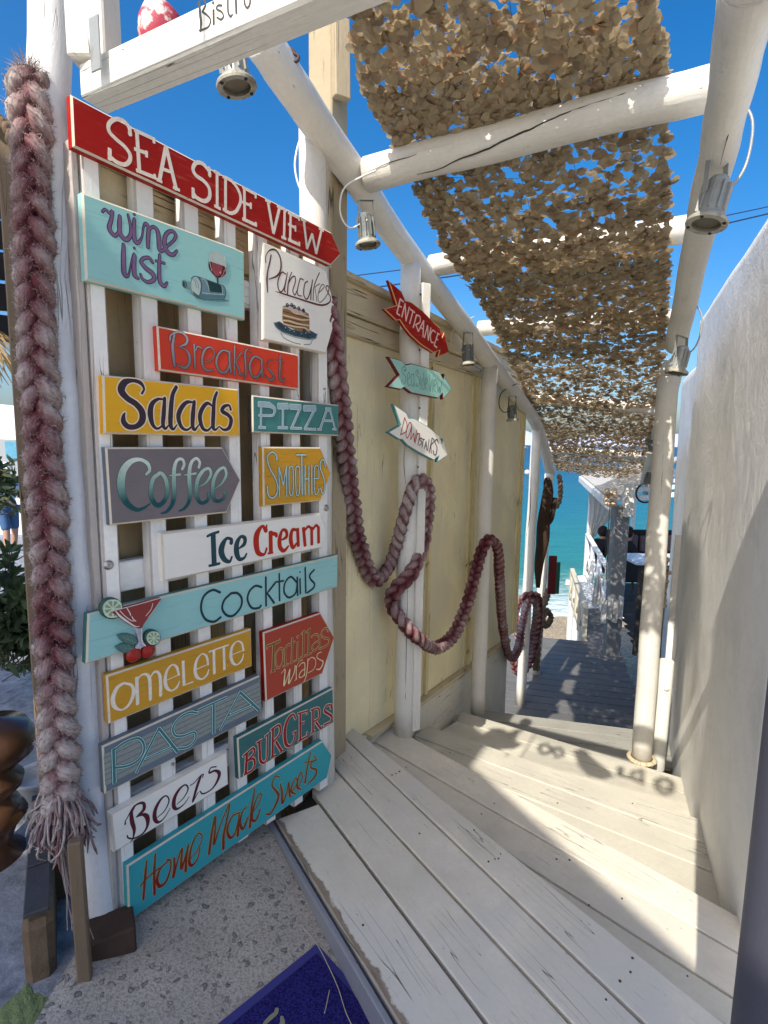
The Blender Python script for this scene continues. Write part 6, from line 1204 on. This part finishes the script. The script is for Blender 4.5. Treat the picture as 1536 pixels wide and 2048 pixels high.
# ---------------------------------------------------------------- sea, shore, far coast
SEA = -4.6
mb = MB(); xs = [-4000, -900, -200, -60, -20, 0, 20, 60, 200, 900, 4000, 12000]; ys = [13.5, 20, 30, 50, 90, 200, 600, 2000, 6000, 15000]
V = [(x, y, SEA) for y in ys for x in xs]; W = len(xs); mb.add(V, [[j*W+i, j*W+i+1, (j+1)*W+i+1, (j+1)*W+i] for j in range(len(ys)-1) for i in range(W-1)]); solo(mb, 'sea', MT['sea'], (0, 14, SEA), 'blue green sea', None, None, 'structure')
sheet('beach', -12, 30, 8, 18.5, 60, 40, lambda x, y: SEA+.16+(17.2-y)*.09+.04*math.sin(x*2+y)+.03*math.sin(x*5-y*3), MT['sand'], 'shingle beach at the water line')
mb = MB(); V = []; n = 60
for i in range(n+1):
    x = -3500+9500*i/n; h = 55+150*abs(math.sin(i*.21+.6))+60*math.sin(i*.73)+22*math.sin(i*1.9); V += [(x, 9000, SEA), (x, 9000+300, SEA+max(30, h))]
    V += [(x, 10200, SEA+max(20, h*.8))]
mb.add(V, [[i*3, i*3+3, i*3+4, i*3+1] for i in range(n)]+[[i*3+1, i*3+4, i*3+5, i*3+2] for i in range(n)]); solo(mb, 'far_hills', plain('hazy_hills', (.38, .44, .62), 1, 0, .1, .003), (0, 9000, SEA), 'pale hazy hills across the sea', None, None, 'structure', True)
def boat(px, py, D, L, label):
    base = atd(px, py, D); th = empty('boat', base, label, 'boat'); mb = MB()
    V = []; 
    for i, t in enumerate(np.linspace(-1, 1, 9)):
        w = .17*L*math.sqrt(max(0, 1-abs(t)**2.6)); V += [base+V3(t*L/2, -w, .13*L+.03*L*t*t), base+V3(t*L/2, 0, 0 if abs(t) < .9 else .08*L), base+V3(t*L/2, w, .13*L+.03*L*t*t)]
    fs = [[i*3, i*3+3, i*3+4, i*3+1] for i in range(8)]+[[i*3+1, i*3+4, i*3+5, i*3+2] for i in range(8)]+[[i*3, i*3+2, i*3+5, i*3+3] for i in range(8)]
    mb.add(V, fs); mb.build('hull', plain('white_hull', (.75, .76, .76), .4), th)
    mb = MB(); box(mb, base+V3(-.05*L, 0, .21*L), V3(1, 0, 0), V3(0, 1, 0), ZU, .34*L, .2*L, .13*L, .02*L); mb.build('cabin', plain('white_cabin', (.72, .74, .76), .4), th); return th
def dsea(py): return (H-SEA)*F/(py-886.0)
boat(1049, 897, dsea(897)*1.0, 7.5*dsea(897)/600, 'small white motor boat near the horizon between wall and post')
mb = MB(); D = dsea(951); c = atd(1054, 950, D); k = D/F
lathe(mb, [(0, 0), (4*k, 1*k), (5.5*k, 5*k), (4.5*k, 9*k), (0, 11*k)], c, ZU, 12); solo(mb, 'buoy', plain('white_pink_buoy', (.65, .50, .45), .5, 0, .3, 3), c, 'pale buoy floating just left of the fourth post', 'buoy', smooth=True)
# ---------------------------------------------------------------- beach restaurant terrace beyond the deck
Wm = plain('white_gloss_paint', (.82, .82, .79), .5, 0, .06, 6); Gm = MT['deckC']; GR = painted_wood('grey_post_paint', (.20, .20, .195), (.10, .09, .08), .3, (4, 30), .55, True, .3, .001)
def at(x, y, D): return atd(x, y, D)
# gangway
gw = empty('gangway', atz(1200, 1285, ZD), 'narrow white plank walkway running from the deck towards the sea', 'walkway')
g0l, g0r, g1l, g1r = atz(1178, 1288, ZD+.005), atz(1238, 1288, ZD+.005), atz(1145, 1153, ZD), atz(1170, 1150, ZD)
nG = 24
for i in range(nG):
    t0_, t1_ = (i+.04)/nG, (i+.96)/nG; z = ZD+.004
    P = [g0l+(g1l-g0l)*t0_, g0r+(g1r-g0r)*t0_, g0r+(g1r-g0r)*t1_, g0l+(g1l-g0l)*t1_]
    mb = MB(); o_ = P[0]; prism(mb, [(p[0]-o_[0], p[1]-o_[1]) for p in P], lambda q: V3(o_[0]+q[0], o_[1]+q[1], z), ZU, .04, .004); mb.build('plank', [C4 if i < 10 else Wm]*3, gw)  # near planks take the dark grey to stand in for shade
mb = MB()
for a, b in ((g0l, g1l), (g0r, g1r)): seg(mb, a-ZU*.12, b-ZU*.12, .05, .14, ZU, .004)
mb.build('side_beam', Wm, gw)
for i in range(4): mb = MB(); p = g0l+(g1l-g0l)*(i/3.0); seg(mb, p-ZU*.1, V3(p[0], p[1], SEA-.2), .1, .1, V3(1, 0, 0), .004); mb.build('leg', Wm, gw)
def xrail(name, a, b, h, n, label, mat, lean=0):
    th = empty(name, a, label, 'railing'); u = (b-a)/n
    for i in range(n+1): mb = MB(); p = a+u*i; seg(mb, p, p+ZU*h, .07, .07, V3(1, 0, 0), .004); mb.build('post', mat, th)
    mb = MB(); seg(mb, a+ZU*(h+.02), b+ZU*(h+.02), .09, .045, ZU, .006); mb.build('handrail', mat, th)
    mb = MB(); seg(mb, a+ZU*.08, b+ZU*.08, .05, .06, ZU, .004); mb.build('bottom_rail', mat, th)
    for i in range(n):
        p, q = a+u*i, a+u*(i+1)
        for s in (0, 1): mb = MB(); seg(mb, p+ZU*(.12+(h-.16)*s), q+ZU*(.12+(h-.16)*(1-s)), .04, .035-.006*s, np.cross(nrm(u), ZU), .003); mb.build('cross_brace', mat, th)
    return th
xr = xrail('cross_railing', at(1228, 1290, 8.0), at(1170, 1150, 12.0), .92, 4, 'white railing with crossed braces between walkway and terrace', Wm)
xrail('cross_railing', at(1166, 1292, 8.1), at(1141, 1196, 11.4), .62, 4, 'pale cross braced fence going down to the beach left of the walkway', plain('cream_fence_paint', (.60, .55, .42), .6))
dk_ = plain('shade_dark_terrace_floor', (.045, .04, .038), .7, 0, .3, 8)  # floor colour made near black to carry the terrace's shade
# terrace floor, posts, roof, curtain
tf = empty('terrace_floor', atz(1300, 1290, ZD-.1), 'plank terrace floor of the beach restaurant, coloured dark for its shade', None, None, 'structure')
for k in range(20):
    mb = MB(); c = V3(3.3+.38*.0, 5.2+.36*k, ZD-.14); c = at(1290, 1300, 7.0); c = V3(c[0]+.9+(k*.36)*.30, 4.9+.36*k, ZD-.14); box(mb, c, V3(1, 0, 0), V3(0, 1, 0), ZU, 2.9, .35, .04, .004); mb.build('plank', dk_, tf)
rest = empty('beach_terrace', at(1170, 1150, 12), 'white roofed beach restaurant terrace with a gathered curtain', 'building')
def bpost(x, yb, yt, D, w, mat, nm='post'):
    mb = MB(); a = at(x, yb, D); b = at(x, yt, D); a = V3(a[0], a[1], min(a[2], ZD)); seg(mb, a, V3(a[0], a[1], b[2]), w, w, V3(1, 0, 0), .006); return mb.build(nm, mat, rest)
bpost(1173, 1150, 960, 12.1, .09, Wm)
bpost(1262, 1100, 965, 12.5, .07, Wm)
gp_ = empty('grey_square_post', at(1225, 1300, 7.4), 'grey square post with a white top in front of the terrace', 'post')
mb = MB(); a = at(1222, 1300, 7.4); a = V3(a[0], a[1], ZD-.1); zt3 = at(1222, 1010, 7.4)[2]; seg(mb, a, V3(a[0], a[1], zt3), .155, .20, V3(1, 0, 0), .006); mb.build('shaft', GR, gp_)
mb = MB(); a2 = at(1236, 1290, 7.32); zt4 = at(1236, 965, 7.3)[2]; zb4 = at(1236, 1034, 7.3)[2]; seg(mb, V3(a2[0], a2[1], zb4), V3(a2[0], a2[1], zt4), .13, .12, V3(1, 0, 0), .012); mb.build('upright', Wm if False else MT['white'], gp_)
mb = MB(); A1, B1 = at(1162, 958, 12.0), at(1225, 1014, 7.5); seg(mb, A1, B1, .10, .12, ZU, .006); mb.build('edge_beam', Wm, rest)
mb = MB(); C1, D1 = at(1360, 975, 12.5), at(1330, 960, 7.6); P = [A1+ZU*.06, B1+ZU*.06, V3(D1[0], D1[1], B1[2]+.5), V3(C1[0], C1[1], A1[2]+.5)]
mb.add(P+[p+ZU*.04 for p in P], [[0, 1, 2, 3], [7, 6, 5, 4], [0, 4, 5, 1], [1, 5, 6, 2], [2, 6, 7, 3], [3, 7, 4, 0]]); mb.build('roof', MT['curtain'], rest)
for k in range(5): mb = MB(); t = (k+.5)/5; p = A1+(B1-A1)*t; seg(mb, p+ZU*.03, V3(p[0]+2.5, p[1]+.1, p[2]+.28), .05, .07, ZU, .004); mb.build('rafter', Wm, rest)
# curtain gathered to the corner post
mb = MB(); V = []; n, m = 34, 16; tieP = at(1181, 1078, 11.8)
for j in range(m+1):
    t = j/m; y = 960+118*t; l = 1176+3*math.sin(math.pi*t)-6*t*0; xr0 = 1238-54*t**1.6+10*math.sin(math.pi*t)
    for i in range(n+1):
        s = i/n; x = l+(xr0-l)*s; V.append(at(x, y+2*math.sin(s*9), 11.8+.07*math.sin(s*n*.9)*(1-.5*t)))
mb.add(V, [[j*(n+1)+i, (j+1)*(n+1)+i, (j+1)*(n+1)+i+1, j*(n+1)+i+1] for j in range(m) for i in range(n)])
solo(mb, 'white_curtain', MT['curtain'], tieP, 'white curtain gathered and tied to the terrace corner post', 'curtain', smooth=True)
mb = MB(); V = []
for j in range(9):
    t = j/8; 
    for i in range(15): s = i/14; V.append(at(1192-4*t+14*s+(s-.5)*10*t, 1150+62*t, 9.6)+V3(0, .05*math.sin(s*19), 0))
mb.add(V, [[j*15+i, (j+1)*15+i, (j+1)*15+i+1, j*15+i+1] for j in range(8) for i in range(14)]); solo(mb, 'tied_cloth', MT['curtain'], at(1197, 1150, 9.6), 'white cloth knotted round the middle of the railing', 'cloth', smooth=True)
mb = MB(); V = []
for j in range(9):
    t = j/8
    for i in range(21): s = i/20; V.append(at(1204-4*t+42*s, 1196+46*t+4*math.sin(s*12), 7.22)+V3(0, .04*math.sin(s*23), 0))
mb.add(V, [[j*21+i, (j+1)*21+i, (j+1)*21+i+1, j*21+i+1] for j in range(8) for i in range(20)]); solo(mb, 'tied_cloth', MT['curtain'], at(1225, 1200, 7.2), 'sheer cloth tied around the foot of the grey square post', 'cloth', smooth=True)
# shells and driftwood hung on the post
mb = MB(); cs = at(1222, 1000, 7.1)
for k in range(26):
    p = at(1208+24*rng.random(), 978+34*rng.random(), 7.1+.1*rng.random()); r = .02+.022*rng.random(); d = nrm(V3(*rng.normal(size=3))); lathe(mb, [(0, -r), (r*.8, -r*.5), (r, 0), (r*.6, r*.7), (0, r)], p, d, 7)
solo(mb, 'shell_cluster', plain('sunlit_shells', (.60, .46, .32), .6, 0, .5, 14), cs, 'cluster of sunlit shells hung beside the top of the grey post', 'shells', smooth=True)
mb = MB()
for k in range(34):
    t = k/33; p = at(1332-7*t+2*math.sin(k*2), 1118+92*t, 4.6)+rng.normal(size=3)*.006; r = .018+.012*rng.random(); lathe(mb, [(0, -r), (r*.8, -r*.5), (r, 0), (0, r*.9)], p, nrm(V3(*rng.normal(size=3))), 6)
solo(mb, 'shell_garland', plain('cream_shells', (.62, .50, .34), .6, 0, .4, 20), at(1332, 1118, 4.6), 'string of cream shells hanging between the right post and white wall', 'shells', smooth=True)
mb = MB(); P = [at(1219, 1012, 7.0), at(1217, 1060, 7.0), at(1214, 1120, 7.0), at(1212, 1160, 7.0)]; tube(mb, cr(P, 5), .006, 5); solo(mb, 'thin_cord', MT['jute'], P[0], 'thin cord hanging along the left side of the grey post', 'cord', smooth=True)
# seated guests
blk = plain('black_clothes', (.012, .012, .014), .8); drk = plain('dark_hair', (.015, .010, .008), .7); brn = plain('brown_trousers', (.16, .08, .03), .8)
def sit(hx_, hy_, D, fdir):
    hd = at(hx_, hy_, D); fc = nrm(V3(*fdir)); sd = np.cross(fc, ZU); g = lambda f, s, z: hd+fc*f+sd*s+ZU*z
    return dict(pelvis=g(-.08, 0, -.70), waist=g(-.07, 0, -.55), chest=g(-.03, 0, -.30), neck=g(-.01, 0, -.12), head=g(0, 0, 0), crown=g(0, 0, .07), sh_l=g(-.03, .17, -.22), el_l=g(.10, .24, -.46), ha_l=g(.32, .16, -.44), fi_l=g(.40, .14, -.42), sh_r=g(-.03, -.17, -.22), el_r=g(.10, -.24, -.46), ha_r=g(.32, -.16, -.44), fi_r=g(.40, -.14, -.42),
                hip_l=g(-.02, .10, -.72), kn_l=g(.38, .12, -.70), an_l=g(.38, .12, -1.12), foot_l=g(.50, .12, -1.17), hip_r=g(-.02, -.10, -.72), kn_r=g(.38, -.12, -.70), an_r=g(.38, -.12, -1.12), foot_r=g(.50, -.12, -1.17))
J = sit(1207, 1066, 11.4, (.9, .3, 0)); person('person', J, 'seated guest in black with dark curly hair left of the grey post', skin, None, drk, 1.0, None, blk, (brn, False), face=(.9, .3, 0))
J = sit(1258, 1068, 10.6, (1, .1, 0)); person('person', J, 'seated guest in black seen in profile just right of the grey post', skin, None, drk, 1.0, None, blk, (blk, False), face=(1, .1, 0))
for (x, D, lab) in ((1206, 11.4, 'dark chair under the guest left of the grey post'), (1257, 10.6, 'dark chair under the guest right of the grey post')):
    th = empty('chair', at(x, 1200, D), lab, 'chair', 'terrace chairs'); c = at(x, 1066, D); zs = c[2]-.80
    mb = MB(); box(mb, V3(c[0]+.05, c[1], zs), V3(1, 0, 0), V3(0, 1, 0), ZU, .45, .45, .05, .01); mb.build('seat', MT['brown'], th)
    mb = MB(); box(mb, V3(c[0]-.20, c[1], zs+.16), V3(1, 0, 0), V3(0, 1, 0), ZU, .03, .40, .26, .01); mb.build('backrest', MT['brown'], th)
    for a in (-.16, .24):
        for b in (-.19, .19): mb = MB(); seg(mb, V3(c[0]+a, c[1]+b, zs-.02), V3(c[0]+a, c[1]+b, ZD-.1), .04, .04, V3(1, 0, 0), .003); mb.build('leg', MT['brown'], th)
tb_ = empty('table', at(1275, 1180, 7.9), 'white topped table in the shade behind the right post', 'table'); tc_ = at(1278, 1118, 7.9)
mb = MB(); box(mb, tc_+V3(.25, 0, 0), V3(1, 0, 0), V3(0, 1, 0), ZU, .9, .7, .04, .008); mb.build('tabletop', plain('pale_blue_white_top', (.60, .66, .75), .3), tb_)
for a in (-.1, .6):
    for b in (-.28, .28): mb = MB(); seg(mb, tc_+V3(a, b, -.02), V3(tc_[0]+a, tc_[1]+b, ZD-.1), .05, .05, V3(1, 0, 0), .003); mb.build('leg', MT['dark'], tb_)
sf = empty('sofa', at(1270, 1100, 10.6), 'long dark sofa with patterned cushions against the sea railing', 'sofa'); c = at(1285, 1100, 10.6)
mb = MB(); box(mb, c+V3(.1, .2, .10), V3(1, 0, 0), V3(0, 1, 0), ZU, 1.5, .15, .55, .03); mb.build('backrest', plain('black_upholstery', (.015, .015, .016), .8), sf)
mb = MB(); box(mb, c+V3(.1, -.15, -.35), V3(1, 0, 0), V3(0, 1, 0), ZU, 1.5, .6, .42, .03); mb.build('seat', plain('black_upholstery', (.015, .015, .016), .8), sf)
for k in range(3): mb = MB(); box(mb, c+V3(-.25+.38*k, .08, .12), V3(1, 0, .1), V3(0, 1, 0), ZU, .34, .12, .32, .05); mb.build('cushion', plain('patterned_cushion', (.12, .09, .10), .8, 0, .9, 30), sf)
mb = MB(); seg(mb, at(1190, 1079, 11.9), at(1400, 1085, 11.9), .08, .05, ZU, .004); solo(mb, 'sea_railing', plain('grey_rail', (.25, .27, .30), .5), at(1190, 1079, 11.9), 'grey top rail along the seaward side of the terrace', 'railing')
# hanging bicycle wheel
wc_ = at(1291, 986, 6.6); wh = empty('bicycle_wheel', wc_, 'bicycle wheel hanging from the terrace roof as decoration', 'wheel'); rr = .155*1.0
k = 6.6/F; rr = 19*k; Cc = [wc_+V3(math.cos(a)*rr, 0, math.sin(a)*rr) for a in np.linspace(0, 2*math.pi, 41)]
mb = MB(); tube(mb, Cc, .011, 8, 0, False); mb.build('tyre', MT['black'], wh, True); mb = MB(); tube(mb, [wc_+(p-wc_)*.92 for p in Cc], .006, 6, 0, False); mb.build('rim', MT['screw'], wh, True)
mb = MB()
for q in range(20): seg(mb, wc_+V3(0, .02*(-1)**q, 0), wc_+(Cc[q*2]-wc_)*.92, .0022, .0022, V3(0, 1, 0), .0005)
mb.build('spokes', MT['screw'], wh); mb = MB(); lathe(mb, [(.02, -.03), (.02, .03)], wc_, V3(0, 1, 0), 10); mb.build('hub', MT['screw'], wh)
mb = MB(); seg(mb, wc_+ZU*rr, wc_+ZU*(rr+.25), .006, .006, V3(1, 0, 0), .001); mb.build('hanger', MT['black'], wh)
# small boards of the fence and the beach stair
for i, (x, y) in enumerate(((1137, 1165), (1152, 1190))):
    mb = MB(); c = at(x, y, 11.5-i*1.5); box(mb, c, V3(1, 0, 0), V3(0, 1, 0), ZU, .12, .05, .12, .01); solo(mb, 'small_lamp_box', Wm, c, 'tiny white box %s the pale beach fence' % ('on the far end of' if i == 0 else 'on the near part of'), 'box')
bpy.context.view_layer.update()
